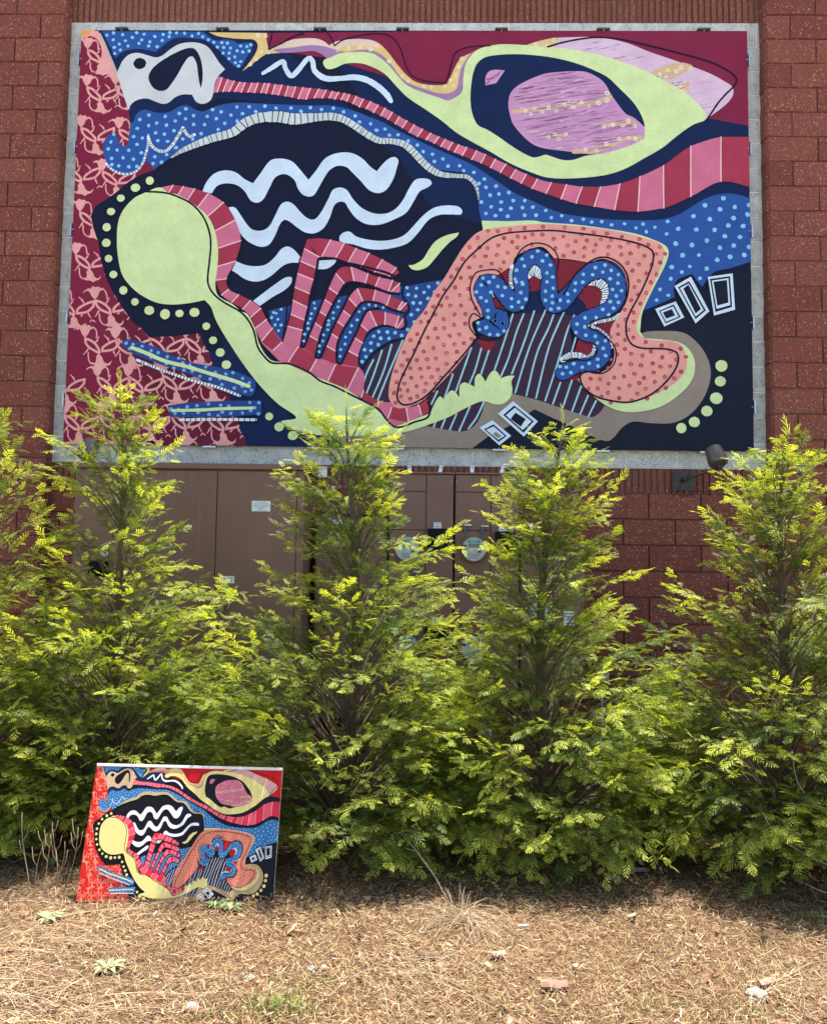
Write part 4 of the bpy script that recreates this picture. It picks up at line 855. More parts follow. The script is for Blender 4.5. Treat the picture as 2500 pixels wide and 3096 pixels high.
wl = label('warning_label', -1.499, -1.396, 1.452, 1.503, LY - 0.0005, cabl, [(.85, 1), (.9, 1), (.6, 1), (.9, 0), (.8, 0)], 0.8, 2, lx=0.045)
def outline(name, pts, x, y, z, s, m_, par):
    add(name, mesh(name, [(x + a * s, y, z + b * s) for a, b in pts], [tuple(range(len(pts)))], m_), par)
outline('hand_symbol', [(-4, -8), (4, -8), (6, -2), (7, 4), (5, 5), (4, 9), (2, 5), (0, 10), (-1, 5), (-3, 9), (-4, 4), (-7, 6), (-6, 0)], -1.474, LY - 0.0024, 1.478, 0.0019, M_ink, wl)
outline('bolt_symbol', [(-3, 5), (2, 1), (0, 1), (3, -5), (-2, -0.5), (0, -0.5)], -1.492, LY - 0.0024, 1.482, 0.0022, M_ink, wl)
label('panel_label', -2.372, -2.315, 1.634, 1.668, LY - 0.0005, cabl, [(.7, 1), (.8, 1)], .9, 3)
h = box('handle', -1.475, -1.448, LY - 0.052, LY - 0.030, 1.245, 1.440, M_handle, cabl, 0.005); h.rotation_euler = (0, 0.10, 0)
box('handle_pivot', -1.468, -1.438, LY - 0.030, LY - 0.001, 1.385, 1.43, M_steel, h, 0.004)
tube('seal_wire', [(-1.438, LY - 0.03, 1.38), (-1.42, LY - 0.035, 1.35), (-1.418, LY - 0.03, 1.30), (-1.43, LY - 0.03, 1.27), (-1.445, LY - 0.03, 1.275)], 0.0045, M_steel, cabl, 6)
box('window_box', -2.44, -2.31, LY - 0.05, LY - 0.0005, 1.49, 1.60, M_black, cabl, 0.012)
box('lifting_plate', -0.885, -0.815, G - 0.05, G - 0.046, 2.29, 2.375, M_steel, cabl, 0.001)

cabm = thing('wireway_cabinet', (-0.6, 6.3, 0.3), 'low brown wireway box between the two tall cabinets, behind the middle tree', 'electrical cabinet')
box('body', -0.86, -0.315, 6.27, G - 0.03, 0.45, 1.96, M_cab, cabm, 0.004)
box('cover', -0.85, -0.325, 6.262, 6.2695, 0.52, 1.94, M_cab, cabm, 0.002)
label('label', -0.735, -0.665, 1.908, 1.938, 6.2615, cabm, [(.6, 1), (.8, 0)], .9, 5)
tube('conduit', [(-0.6, 6.4, 0.45), (-0.6, 6.4, -0.05)], 0.05, M_steel, cabm, 16)

YM = 6.212
meterc = thing('meter_cabinet', (0.25, 6.35, 0.3), 'brown electric meter cabinet with round meters and black boxes, under the mural centre', 'meter cabinet')
box('body', -0.30, 0.182, YM + 0.018, G - 0.03, 0.62, 2.292, M_cab, meterc, 0.003)
box('body', 0.194, 0.676, YM + 0.018, G - 0.03, 0.62, 2.292, M_cab, meterc, 0.003)
box('body', 0.690, 1.165, YM + 0.018, G - 0.03, 0.62, 1.70, M_cab, meterc, 0.003)
box('rain_lip', -0.306, 0.184, YM - 0.012, G - 0.03, 2.2925, 2.306, M_cab, meterc, 0.003)
box('rain_lip', 0.192, 0.682, YM - 0.012, G - 0.03, 2.2925, 2.306, M_cab, meterc, 0.003)
box('rain_lip', 0.686, 1.17, YM - 0.012, G - 0.03, 1.7005, 1.714, M_cab, meterc, 0.003)
tube('conduit', [(0.45, 6.42, 0.62), (0.45, 6.42, -0.05)], 0.055, M_steel, meterc, 16)
tube('conduit', [(-0.1, 6.42, 0.62), (-0.1, 6.42, -0.05)], 0.055, M_steel, meterc, 16)
g = 0.003
for x0, x1, cells in ((-0.298, -0.026, (2.290, 2.157, 1.866, 1.512, 1.158, 0.80, 0.625)), (0.196, 0.461, (2.290, 2.157, 1.866, 1.512, 1.158, 0.80, 0.625)), (0.692, 0.93, (1.698, 1.40, 1.10, 0.80, 0.625))):
    for a, b in zip(cells, cells[1:]): box('panel', x0 + g, x1 - g, YM, YM + 0.0175, b + g, a - g, M_cab, meterc, 0.0025)
for x0, x1, zt in ((-0.024, 0.181, 2.29), (0.463, 0.675, 2.29), (0.932, 1.163, 1.698)): box('panel', x0 + g, x1 - g, YM + 0.001, YM + 0.0175, 0.628, zt - g, M_cab, meterc, 0.0025)
def meter(x, z, seed):
    mt = thing('electric_meter', (x, YM, z), '', 'electric meter', 'round electric meters on the brown cabinet')
    lathe('socket_ring', [(-0.001, 0.104), (0.018, 0.104), (0.022, 0.1), (0.022, 0.0935)], (0, -1, 0), (x, YM, z), M_cab, mt, 36)
    ba = lathe('meter_body', [(0.018, 0.091), (0.045, 0.091), (0.062, 0.088)], (0, -1, 0), (x, YM, z), M_black, mt, 36)
    fc = lathe('meter_plate', [(0.0625, 0.085), (0.066, 0.085)], (0, -1, 0), (x, YM, z), M_meter, mt, 36)
    yy = YM - 0.0665
    box('brand_strip', x - 0.045, x + 0.045, yy - 0.001, yy, z + 0.046, z + 0.066, M_teal, fc, 0)
    lettering(x - 0.028, x + 0.028, yy - 0.0016, z + 0.050, z + 0.062, [(1, 1), (.6, 0)], fc, .9, M_sticker, seed)
    box('display', x - 0.042, x + 0.042, yy - 0.0025, yy, z + 0.014, z + 0.040, M_lcd, fc, 0.001)
    box('button', x + 0.03, x + 0.055, yy - 0.003, yy, z - 0.026, z - 0.012, M_iron, fc, 0.001)
    box('port', x - 0.075, x - 0.055, yy - 0.003, yy, z + 0.014, z + 0.030, M_iron, fc, 0.001)
    lettering(x - 0.045, x + 0.045, yy - 0.001, z - 0.072, z - 0.03, [(.9, 0), (1, 0), (.7, 0), (.8, 0)], fc, 1, M_ink, seed + 9)
    gl = lathe('glass_dome', [(0.055, 0.0895), (0.085, 0.0895), (0.097, 0.083), (0.101, 0.070), (0.102, 0.03), (0.102, 0.001)], (0, -1, 0), (x, YM, z), M_glass, mt, 36)
    return mt
ML = {(0.333, 1.726): 'upper round meter right of the dark gap between the cabinet halves', (0.335, 0.999): 'lower round meter right of the dark gap, nearly clear of foliage',
      (-0.160, 1.722): 'upper round meter left of the two black boxes, half behind branches', (-0.155, 0.999): 'lower round meter left of the black boxes, mostly behind foliage', (0.81, 1.25): 'round meter on the low right cabinet section behind the tree trunk'}
for i, (k, v) in enumerate(ML.items()): tagp(meter(k[0], k[1], i * 5), v)
def black_box(x, z, lab):
    b_ = thing('pull_box', (x, YM, z), lab, 'black box', 'black plastic boxes on the meter cabinet')
    box('box_body', x - 0.072, x + 0.072, YM - 0.05, YM - 0.0005, z - 0.078, z + 0.078, M_black, b_, 0.006)
    box('lid', x - 0.075, x + 0.075, YM - 0.062, YM - 0.0505, z - 0.08, z + 0.08, M_black, b_, 0.004)
    box('latch', x + 0.0755, x + 0.088, YM - 0.06, YM - 0.03, z - 0.02, z + 0.02, M_black, b_, 0.002)
black_box(0.062, 1.795, 'upper black plastic box with two small white labels above it')
black_box(0.056, 1.085, 'lower black plastic box partly behind a feathery branch')
black_box(0.565, 1.78, 'black plastic box right of the upper clear meter, behind branches')
label('panel_label', 0.035, 0.090, 1.905, 1.925, YM, meterc, [(.7, 1)], .9, 11); label('panel_label', 0.033, 0.092, 1.882, 1.903, YM, meterc, [(.8, 1)], .9, 12)
label('panel_label', 0.525, 0.58, 1.89, 1.912, YM, meterc, [(.7, 1)], .9, 13); label('panel_label', 0.523, 0.582, 1.866, 1.888, YM, meterc, [(.8, 1)], .9, 14)
label('panel_label', 0.032, 0.088, 1.19, 1.212, YM, meterc, [(.7, 1)], .9, 15)
box('white_card', -0.03, 0.055, YM - 0.003, YM, 0.72, 0.83, M_sticker, meterc, 0)
label('panel_label', 1.01, 1.085, 1.17, 1.275, YM, meterc, [(.9, 0), (.8, 0), (.9, 0), (.6, 0)], 1.2, 16)
box('small_label', 0.755, 0.785, YM - 0.003, YM + 0.3, 1.86, 1.93, M_sticker, meterc, 0)
def lock(x, z, par, ml=M_padlock, lab=''):
    l_ = thing('padlock', (x, YM, z), lab, 'padlock', 'small padlocks on the meter cabinet hasps')
    box('hasp', x - 0.006, x + 0.048, YM - 0.02, YM - 0.0005, z + 0.002, z + 0.014, M_steel, l_, 0.002)
    box('lock_body', x - 0.011, x + 0.011, YM - 0.034, YM - 0.018, z - 0.052, z - 0.012, ml, l_, 0.002)
    tube('shackle', [(x - 0.007, YM - 0.026, z - 0.012), (x - 0.007, YM - 0.026, z + 0.012), (x, YM - 0.026, z + 0.018), (x + 0.007, YM - 0.026, z + 0.012), (x + 0.007, YM - 0.026, z - 0.012)], 0.0025, M_steel, l_, 6)
lock(0.268, 1.90, meterc, lab='left teal padlock above the upper clear meter'); lock(0.397, 1.893, meterc, lab='right teal padlock above the upper clear meter')
lock(-0.105, 1.545, meterc, M_iron, 'dark padlock below the upper left meter'); lock(0.262, 1.535, meterc, M_iron, 'dark padlock below the upper clear meter, left side')
lock(0.265, 1.175, meterc, lab='left teal padlock above the lower clear meter'); lock(0.397, 1.172, meterc, lab='right teal padlock above the lower clear meter')
for x, z in ((0.168, 2.235), (0.204, 2.235)): tube('screw', [(x, YM - 0.004, z), (x, YM + 0.002, z)], 0.006, M_brass, meterc, 8)
for i, (x, rz) in enumerate(((-0.155, -0.08), (0.082, 0.28), (0.322, 0.0), (0.552, 0.35))):
    tb = box('hanger_tab', x - 0.014, x + 0.014, YM + 0.06, YM + 0.063, 2.3065, 2.362, M_alu, meterc, 0.0005)
    tb.rotation_euler = (0, rz, 0)
    lathe('hole', [(0.0, 0.006), (0.0012, 0.006)], (0, -1, 0), (x + 0.02 * rz, YM + 0.0598, 2.35), M_black, tb, 12)
j = thing('junction_box', (1.33, G, 0.75), 'small grey junction box low on the red wall beside the right cabinet', 'junction box')
box('box_body', 1.30, 1.40, G - 0.08, G - 0.012, 0.72, 0.86, M_steel, j, 0.004); tube('conduit', [(1.35, G - 0.045, 0.72), (1.35, G - 0.045, -0.03)], 0.012, M_steel, j, 10)

# ------------------------------------------------------------------ mural spotlights
def spot(px, pz, hx, hz, lab):
    o = thing('spotlight', (px, G, pz), lab, 'spotlight', 'bronze spotlights aimed up at the mural')
    bp = box('wall_plate', px - 0.082, px + 0.082, G - 0.016, G - 0.004, pz - 0.078, pz + 0.078, M_iron, o, 0.002)
    for dx in (-0.055, 0.055):
        for dz in (-0.053, 0.053): lathe('bolt', [(0, 0.010), (0.008, 0.009), (0.010, 0.004)], (0, -1, 0), (px + dx, G - 0.016, pz + dz), M_iron, bp, 8)
    s = 1 if hx > px else -1
    A = Vector((px - 0.005 * s, G - 0.02, pz + 0.005)); B = Vector((hx + 0.02 * s, G - 0.42, hz - 0.075))
    tube('arm', [A, A + Vector((0.03 * s, -0.08, 0.012)), A.lerp(B, 0.55), B], 0.0125, M_bronze, o, 12)
    tube('arm_collar', [A, A.lerp(B, 0.12)], 0.021, M_iron, o, 12)
    ax = Vector((-0.13 * s, 0.50, 0.86)).normalized()  # beam direction
    C = Vector((hx, G - 0.42, hz))
    hd = lathe('lamp_head', [(-0.066, 0.030), (-0.064, 0.056), (-0.054, 0.066), (-0.03, 0.072), (0.05, 0.066), (0.075, 0.063), (0.075, 0.058), (0.055, 0.056)], ax, C, M_bronze, o, 32)
    lathe('lens', [(0.05, 0.0585), (0.052, 0.0585)], ax, C, M_black, hd, 24)
    lathe('swivel', [(-0.02, 0.02), (0.02, 0.02)], (1, 0, 0), B + Vector((0, 0, 0.006)), M_iron, o, 14)
    tube('wire', [(px - 0.02, G - 0.03, pz - 0.02), (px - 0.035, G - 0.03, pz - 0.08), (px - 0.015, G - 0.02, pz - 0.125), (px + 0.05, G - 0.018, pz - 0.115), (px + 0.09, G - 0.015, pz - 0.082), (px + 0.2, G - 0.012, pz - 0.080)], 0.003, M_duct, o, 6)
spot(2.003, 2.300, 2.125, 2.43, 'bronze spotlight on an iron wall plate at the mural right end')
spot(-2.36, 2.290, -2.575, 2.43, 'bronze spotlight behind the tree tip at the mural left end')

# ------------------------------------------------------------------ conifers
def frond(seed, nb=9):
    """flat feathery spray along +x, unit length; returns verts, tris, tipness"""
    r = random.Random(seed); V = []; F = []; T = []
    dr = r.uniform(0.0, 0.40)
    bend = r.uniform(-.12, .12)
    def P(x, y, z=0): return (x, y + bend * x * x, z - dr * x * x)
    def addt(a, b, c, t_):
        k = len(V); V.extend((a, b, c)); F.append((k, k + 1, k + 2)); T.extend(t_)
    # axis
    for i in range(3):
        x0, x1 = i / 3, (i + 1) / 3; w0, w1 = 0.022 * (1 - x0) + 0.008, 0.022 * (1 - x1) + 0.006
        addt(P(x0, -w0), P(x1, 0), P(x0, w0), (x0 * .5, x1 * .5, x0 * .5)); addt(P(x0, w0), P(x1, 0), P(x1, w1), (x0, x1, x1))
    for i in range(nb):
        s = 0.08 + 0.88 * (i + r.uniform(-.3, .3)) / nb; sd = 1 if i % 2 else -1
        env = min(1, s / 0.28 + 0.35) * (1 - s) ** 0.75
        L = (0.54 * env + 0.06) * r.uniform(0.8, 1.18); an = math.radians(r.uniform(38, 56) - 14 * s)
        dx, dy = math.cos(an), math.sin(an) * sd; zz = r.uniform(-.08, .05)
        cx0, cy0 = s, 0.0; px, py = -dy, dx
        w = 0.045 + 0.030 * env
        def Q(u, v): 
            x = cx0 + dx * u * L + px * v; y = cy0 + dy * u * L + py * v; return P(x, y, zz * u * u * L * 2 - 0.12 * abs(y) * u)
        addt(Q(0, -w * .5), Q(1, 0), Q(0.35, w * .6), (0.1 + s * .3, 1, .4 + s * .3)); addt(Q(0, -w * .5), Q(.45, -w * .6), Q(1, 0), (0.1 + s * .3, .5 + s * .3, 1))
        m_ = 1 if L > 0.17 else 0
        for q in range(m_ * 2):
            u = 0.22 + 0.6 * (q + .5) / (m_ * 2); sg = 1 if q % 2 else -1
            l2 = (0.26 * L + 0.03) * (1 - 0.4 * u) * r.uniform(.8, 1.2)
            addt(Q(u, 0), Q(u + 0.13 / max(.2, L) * .25, 0), Q(u + l2 / L * .72, sg * l2 * .7), (.4, .4, 1))
    return np.array(V, np.float32), np.array(F, np.int32), np.array(T, np.float32)
FR = [frond(i) for i in range(9)]
def leaf_mat():
    m = bpy.data.materials.new('arborvitae_foliage'); m.use_nodes = True; t = m.node_tree; t.nodes.clear()
    o = N(t, 'ShaderNodeOutputMaterial'); at = N(t, 'ShaderNodeAttribute', attribute_name='paint').outputs['Color']
    P = geo_pos(t)
    v = mr(t, noi(t, P, 3.0, 3), 0.3, 0.7, 0.82, 1.18)
    sc_ = N(t, 'ShaderNodeVectorMath', operation='SCALE'); t.links.new(at, sc_.inputs[0]); t.links.new(v, sc_.inputs['Scale'])
    b = N(t, 'ShaderNodeBsdfPrincipled'); t.links.new(sc_.outputs[0], b.inputs['Base Color']); b.inputs['Roughness'].default_value = 0.5; b.inputs['Specular IOR Level'].default_value = 0.3
    tr = N(t, 'ShaderNodeBsdfTranslucent'); t.links.new(mix(t, 1.0, sc_.outputs[0], (1.7, 1.65, 0.5), 'MULTIPLY'), tr.inputs[0])
    mx = N(t, 'ShaderNodeMixShader'); mx.inputs[0].default_value = 0.42
    t.links.new(b.outputs[0], mx.inputs[1]); t.links.new(tr.outputs[0], mx.inputs[2]); t.links.new(mx.outputs[0], o.inputs[0]); return m
M_leaf = leaf_mat()
M_bark = plain('bark', (0.115, 0.085, 0.05), 0.9, var=0.35, scale=60, bmp=0.004)
FL_ = 0.066; TWS = 0.055
TQ = [0, .12, .55, .78, .92, 1]; TT = [.045, .10, .38, .60, .85, .985]
PRT = [0, .1, .38, .50, .66, .82, .93, 1]; PRR = [.80, .95, .86, .56, .42, .36, .24, .10]
LOWC = np.array([0.024, 0.074, 0.009]); HIC = np.array([0.60, 0.64, 0.10])  # new-growth yellow pushed to sunlit glare on tips, inner sprays darkened as shade
def tree(x, y, H, R, seed, label, nbr=370, leadx=0.0, dens=1.0, TL=0.0, TR=0.0):
    r = random.Random(seed); rg = np.random.default_rng(seed)
    root = thing('arborvitae_tree', (x, y, 0), label, 'tree', 'young arborvitae trees planted in a row against the wall')
    def trunk(z): t_ = z / H; return Vector((leadx * t_ ** 2 + 0.03 * math.sin(z * 2.3 + seed), 0.02 * math.sin(z * 3.1 + seed * 2), z))
    zs = np.linspace(-0.02, H, 18)
    v, f = tubevf([trunk(z) for z in zs], [0.038 * (1 - z / H) ** 0.8 + 0.0035 for z in zs], 8)
    add('trunk', mesh('trunk', v, f, M_bark, True), root, (x, y, 0))
    VV = []; FF = []; CC = []; nv = 0; bv = []; bf = []
    def put(pos, d, up, L, tint):
        nonlocal nv
        wx, wy = pos[0] + x, pos[1] + y
        if -1.72 < wx < -.60 and wy < 4.30 and pos[2] < .72: return
        V, F, T = FR[r.randrange(len(FR))]
        d = d.normalized(); s_ = d.cross(up)
        if s_.length < 1e-3: s_ = d.cross(Vector((1, 0, 0)))
        s_.normalize(); u = s_.cross(d)
        Mx = np.array([[d.x, d.y, d.z], [s_.x, s_.y, s_.z], [u.x, u.y, u.z]], np.float32)
        W = (V * np.array([L, L * r.uniform(.8, 1.1), L], np.float32)) @ Mx + np.array(pos, np.float32)
        W[:, 2] = np.maximum(W[:, 2], 0.05 + 0.03 * np.abs(np.sin(W[:, 0] * 40)))
        VV.append(W); FF.append(F + nv); nv += len(W)
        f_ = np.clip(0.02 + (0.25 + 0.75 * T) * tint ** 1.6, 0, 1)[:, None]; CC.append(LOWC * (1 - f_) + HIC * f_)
    ga = 2.39996; ph = r.uniform(0, 6.28)
    for i in range(nbr):
        q = (i + r.uniform(0, 1)) / nbr
        t_ = float(np.interp(q, TQ, TT)); az = ph + i * ga + r.uniform(-.5, .5)
        if math.sin(az) > .35 and r.random() < .45: continue
        if t_ > .45 and r.random() < .12: continue
        Rl = R * float(np.interp(t_, PRT, PRR)) * ((.62 if r.random() < .22 else r.uniform(.86, 1.06)) if t_ < .42 else r.choice((.65, .8, .95, 1.0, 1.15, 1.5)))
        Rl *= 1 + (TL if math.cos(az) < 0 else TR) * abs(math.cos(az)) * (1 if t_ > .3 else 0)
        Rl += .03
        D = Vector((math.cos(az), math.sin(az), 0)); ztip = t_ * H
        el = math.radians(r.uniform(22, 46) + 14 * t_)
        z0 = max(0.03 + .05 * r.random(), ztip - math.tan(el) * Rl); p0 = trunk(z0); pts = []; n = 7
        side = D.cross(Vector((0, 0, 1))) * r.uniform(-.15, .15); dzz = ztip - z0; nod = r.uniform(.10, .30) * Rl
        for k in range(n + 1):
            s = k / n; pp_ = p0 + D * (Rl * s) + side * Rl * s * s + Vector((0, 0, dzz * s + nod * math.sin(math.pi * min(1, s * 1.02)) * (1 - .3 * s))); pp_.z = max(pp_.z, 0.03); pts.append(pp_)
        v, f = tubevf(pts, [0.0055 * (1 - k / n) * (Rl / .8 + .3) + 0.0011 for k in range(n + 1)], 4, False); b0 = len(bv); bv += v; bf += [tuple(a + b0 for a in q_) for q_ in f]
        # side twigs along the branch, short broad sprays along every twig
        s = (0.50 if t_ < .48 else .30) if t_ < .75 else 0.12
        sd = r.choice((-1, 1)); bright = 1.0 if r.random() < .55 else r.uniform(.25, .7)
        hue = r.uniform(-.08, .08)
        while s < 1.0:
            k = min(n - 1, int(s * n)); a = pts[k].lerp(pts[k + 1], s * n - k); tg = (pts[k + 1] - pts[k]).normalized()
            sv = tg.cross(Vector((0, 0, 1))).normalized(); up = sv.cross(tg)
            tw = (0.10 + 0.13 * min(1, Rl / .7)) * (1.15 - .55 * s) * r.uniform(.65, 1.25)
            yawf = sd * r.uniform(.5, 1.1) * (1 - .3 * s); td = (tg * math.cos(yawf) + sv * math.sin(yawf) + Vector((0, 0, r.uniform(-.25, .75)))).normalized()
            nf = max(2, int(tw / 0.033)); sg = 1
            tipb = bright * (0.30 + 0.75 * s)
            spl = sv * r.uniform(-.6, .6) + tg * r.uniform(.0, .8)
            for q_ in range(nf + 1):
                u = (q_ + .6) / (nf + .6); pos = a + td * tw * u + Vector((0, 0, -.22 * tw * u * u))
                sv2 = td.cross(up).normalized(); yy = 0 if q_ == nf else sg * r.uniform(.5, 1.0)
                d = td * math.cos(yy) + sv2 * math.sin(yy) + Vector((0, 0, r.uniform(-.45, .35) - .15 * u))
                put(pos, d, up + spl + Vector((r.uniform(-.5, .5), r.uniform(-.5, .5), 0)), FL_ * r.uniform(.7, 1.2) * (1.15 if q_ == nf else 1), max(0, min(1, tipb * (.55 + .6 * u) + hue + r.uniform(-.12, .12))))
                sg = -sg
            s += TWS / Rl / dens * r.uniform(.7, 1.3); sd = -sd
        for q_ in range(4):
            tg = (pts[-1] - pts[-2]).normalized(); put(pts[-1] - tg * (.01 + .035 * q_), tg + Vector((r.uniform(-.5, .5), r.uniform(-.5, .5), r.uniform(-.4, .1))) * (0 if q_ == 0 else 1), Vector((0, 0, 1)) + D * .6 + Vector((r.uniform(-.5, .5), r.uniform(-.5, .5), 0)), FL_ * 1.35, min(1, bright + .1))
    # leader
    for k in range(9):
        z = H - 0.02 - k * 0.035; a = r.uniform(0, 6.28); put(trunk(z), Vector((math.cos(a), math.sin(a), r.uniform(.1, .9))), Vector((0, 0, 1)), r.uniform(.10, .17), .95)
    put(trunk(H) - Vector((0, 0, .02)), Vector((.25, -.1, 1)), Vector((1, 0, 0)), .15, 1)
    V = np.concatenate(VV); F = np.concatenate(FF); C = np.concatenate(CC)
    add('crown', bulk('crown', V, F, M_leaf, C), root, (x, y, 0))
    add('branches', mesh('branches', bv, bf, M_bark), root, (x, y, 0))
    return len(F)
tot = 0
TREES = [(-2.72, 4.85, 2.50, 0.86, 21, 'arborvitae tree cut by the left edge of the photo', 0.02, .75, 0, .0),
         (-1.84, 5.00, 2.66, 0.82, 3, 'arborvitae tree behind the small painting, its tip over the mural left end', -0.10, 1.0, .1, -.1),
         (-0.44, 4.85, 2.52, 0.86, 5, 'bushy arborvitae tree between the big cabinet and the meters, its leader bent right', -0.03, 1.0, .1, -.05),
         (0.66, 4.85, 2.42, 0.82, 8, 'slender arborvitae tree in front of the right half of the meter cabinet', 0.09, 1.0, -.25, 0),
         (2.00, 4.80, 2.36, 0.94, 13, 'broad arborvitae tree under the right spotlight', 0.09, 1.0, -.1, .1),
         (3.15, 4.80, 2.20, 0.90, 17, 'arborvitae tree beyond the right edge of the photo', 0.0, 0.35, 0, 0)]
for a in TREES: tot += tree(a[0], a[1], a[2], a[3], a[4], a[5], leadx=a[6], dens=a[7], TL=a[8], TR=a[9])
print('foliage tris', tot)

# ------------------------------------------------------------------ straw, chips and litter
M_straw = mat('straw_litter', rough=0.75, spec=0.3)[0]
t = M_straw.node_tree; t.links.new(N(t, 'ShaderNodeAttribute', attribute_name='paint').outputs['Color'], t.nodes['Principled BSDF'].inputs['Base Color'])
def gh(X, Y): return np.array([ground_h(a, b) for a, b in zip(X, Y)], np.float32)
def strips(name, n, xr, yr, lr, wr, cols, label, zlift=(0.002, 0.02), tilt=.25, near=1.0, curl=.15, kind='stuff', centre=None, cat=None, flat=False):
    u = rng.random(n) ** near
    X = rng.uniform(*xr, n) if centre is None else rng.normal(centre[0], xr, n); Y = yr[0] + (yr[1] - yr[0]) * u if centre is None else rng.normal(centre[1], yr, n)
    L = rng.uniform(*lr, n) * rng.uniform(.5, 1, n); Wd = rng.uniform(*wr, n); A = rng.uniform(0, 2 * math.pi, n)
    tl = rng.normal(0, tilt, n); Z = gh(X, Y) + rng.uniform(*zlift, n) + np.abs(np.sin(tl)) * L * .5 * .6
    d = np.stack([np.cos(A) * np.cos(tl), np.sin(A) * np.cos(tl), np.sin(tl)], 1); s = np.stack([-np.sin(A), np.cos(A), rng.normal(0, .5, n)], 1); s /= np.linalg.norm(s, axis=1)[:, None]
    c = np.stack([X, Y, Z], 1); cu = rng.normal(0, curl, n)[:, None] * L[:, None] * s
    P0 = c - d * L[:, None] / 2; P1 = c + cu; P1[:, 2] += rng.uniform(0, .1, n) * L; P2 = c + d * L[:, None] / 2
    w = s * Wd[:, None] / 2
    V = np.stack([P0 - w * .6, P0 + w * .6, P1 - w, P1 + w, P2 - w * .5, P2 + w * .5], 1).reshape(-1, 3)
    b = np.arange(n)[:, None] * 6; F = np.concatenate([b + [0, 2, 3, 1], b + [2, 4, 5, 3]], 1).reshape(-1, 4)
    nvp = 6
    if flat:
        V = np.stack([P0 - w * .7, P0 + w * .7, P2 + w, P2 - w], 1).reshape(-1, 3); b = np.arange(n)[:, None] * 4; F = b + [0, 3, 2, 1]; nvp = 4
    ci = rng.integers(0, len(cols), n); C = np.array(cols)[ci] * rng.uniform(.55, 1.08, n)[:, None] * np.array([1.0, .97, .92])
    C = np.repeat(C, nvp, axis=0)
    o = add(name, bulk(name, V, F, M_straw, C)); tagp(o, label, cat, kind=kind); return o
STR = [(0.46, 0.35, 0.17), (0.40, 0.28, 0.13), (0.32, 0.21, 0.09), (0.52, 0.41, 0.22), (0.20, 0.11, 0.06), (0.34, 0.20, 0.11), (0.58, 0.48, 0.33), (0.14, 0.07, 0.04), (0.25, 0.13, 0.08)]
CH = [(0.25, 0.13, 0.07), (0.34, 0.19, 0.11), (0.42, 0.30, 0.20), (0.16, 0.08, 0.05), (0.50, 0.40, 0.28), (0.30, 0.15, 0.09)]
strips('straw', 84000, (-3.6, 3.6), (2.1, 4.5), (0.015, 0.07), (0.0010, 0.0026), STR, 'loose dry straw and grass clippings over the ground', near=1.2, curl=.05, flat=True, tilt=.32)
strips('straw', 34000, (-2.2, 2.4), (2.5, 4.3), (0.015, 0.06), (0.0010, 0.0022), STR, 'finer straw thatch in the sunlit foreground', near=1.15, zlift=(.006, .028), tilt=.4, curl=.07)
strips('mulch', 20000, (-3.8, 3.8), (4.0, 6.4), (0.015, 0.06), (0.002, 0.007), [(0.14, 0.08, 0.05), (0.10, 0.055, 0.035), (0.20, 0.12, 0.08), (0.26, 0.18, 0.12), (0.07, 0.04, 0.025)], 'dark shredded mulch under the hedge', curl=.05, flat=True)  # brown mulch tones, deepened to paint in the hedge's shade
strips('wood_chips', 16000, (-3.9, 3.9), (2.2, 6.3), (0.015, 0.05), (0.003, 0.009), CH, 'brown and grey wood chips scattered in the straw', near=1.1, tilt=.3, curl=.06, flat=True)
strips('dead_leaves', 260, (-3.5, 3.5), (2.4, 5.5), (0.04, 0.07), (0.02, 0.034), [(0.28, 0.14, 0.08), (0.40, 0.26, 0.15), (0.55, 0.42, 0.30)], 'dead brown leaves lying in the straw', tilt=.35, curl=.2)
# long bleached grass stalks lying at the left
def stalks(name, n, cx, cy, sx, sy, ang, spread, lr, label, wid=.0022, up=(0.0, .12), cols=((0.50, 0.38, 0.24), (0.42, 0.30, 0.2), (0.58, 0.48, 0.34), (.33, .2, .12)), cat='dry grass', kind='stuff', grp=None):
    VV = []; FF = []; CC = []; b = 0
    for _ in range(n):
        x, y = rnd.gauss(cx, sx), rnd.gauss(cy, sy); a = ang + rnd.gauss(0, spread); L = rnd.uniform(*lr); e = rnd.uniform(*up)
        c = np.array(rnd.choice(cols)) * rnd.uniform(.8, 1.2); w_ = wid * rnd.uniform(.6, 1.3); k = 6; cv = rnd.uniform(-.5, .5)
        p = []; hz = ground_h(x, y) + .006
        for i in range(k):
            s = i / (k - 1); aa = a + cv * s; zz = e * L * math.sin(math.pi * min(1, s * .9)) if e < .5 else L * e * s * (1 - .25 * s)
            hor = L * s * (1 if e < .5 else math.sqrt(max(0, 1 - min(.98, e) ** 2)) * 1.2)
            p.append((x + math.cos(aa) * hor, y + math.sin(aa) * hor, hz + zz))
        v, f = tubevf(p, [w_ * (1 - .6 * i / (k - 1)) / 2 for i in range(k)], 3, False)
        VV += v; FF += [tuple(q + b for q in g_) for g_ in f]; b += len(v); CC += [tuple(c)] * len(v)
    o = add(name, bulk(name, np.array(VV), np.array(FF), M_straw, np.array(CC))); tagp(o, label, cat if kind != 'stuff' else None, kind=kind if kind == 'stuff' else None, group=grp); return o
stalks('dry_stalks', 240, -1.75, 3.20, .25, .28, -0.1, .5, (.15, .5), 'tangle of bleached dry stalks lying at the left edge')
stalks('dry_stalks', 110, -1.35, 2.98, .3, .12, -0.3, .6, (.12, .4), 'long bleached stalks lying in the lower left corner')
stalks('dry_stalks', 120, 1.45, 3.0, .25, .25, 1.3, .7, (.12, .4), 'bleached stalks lying in the lower right corner')
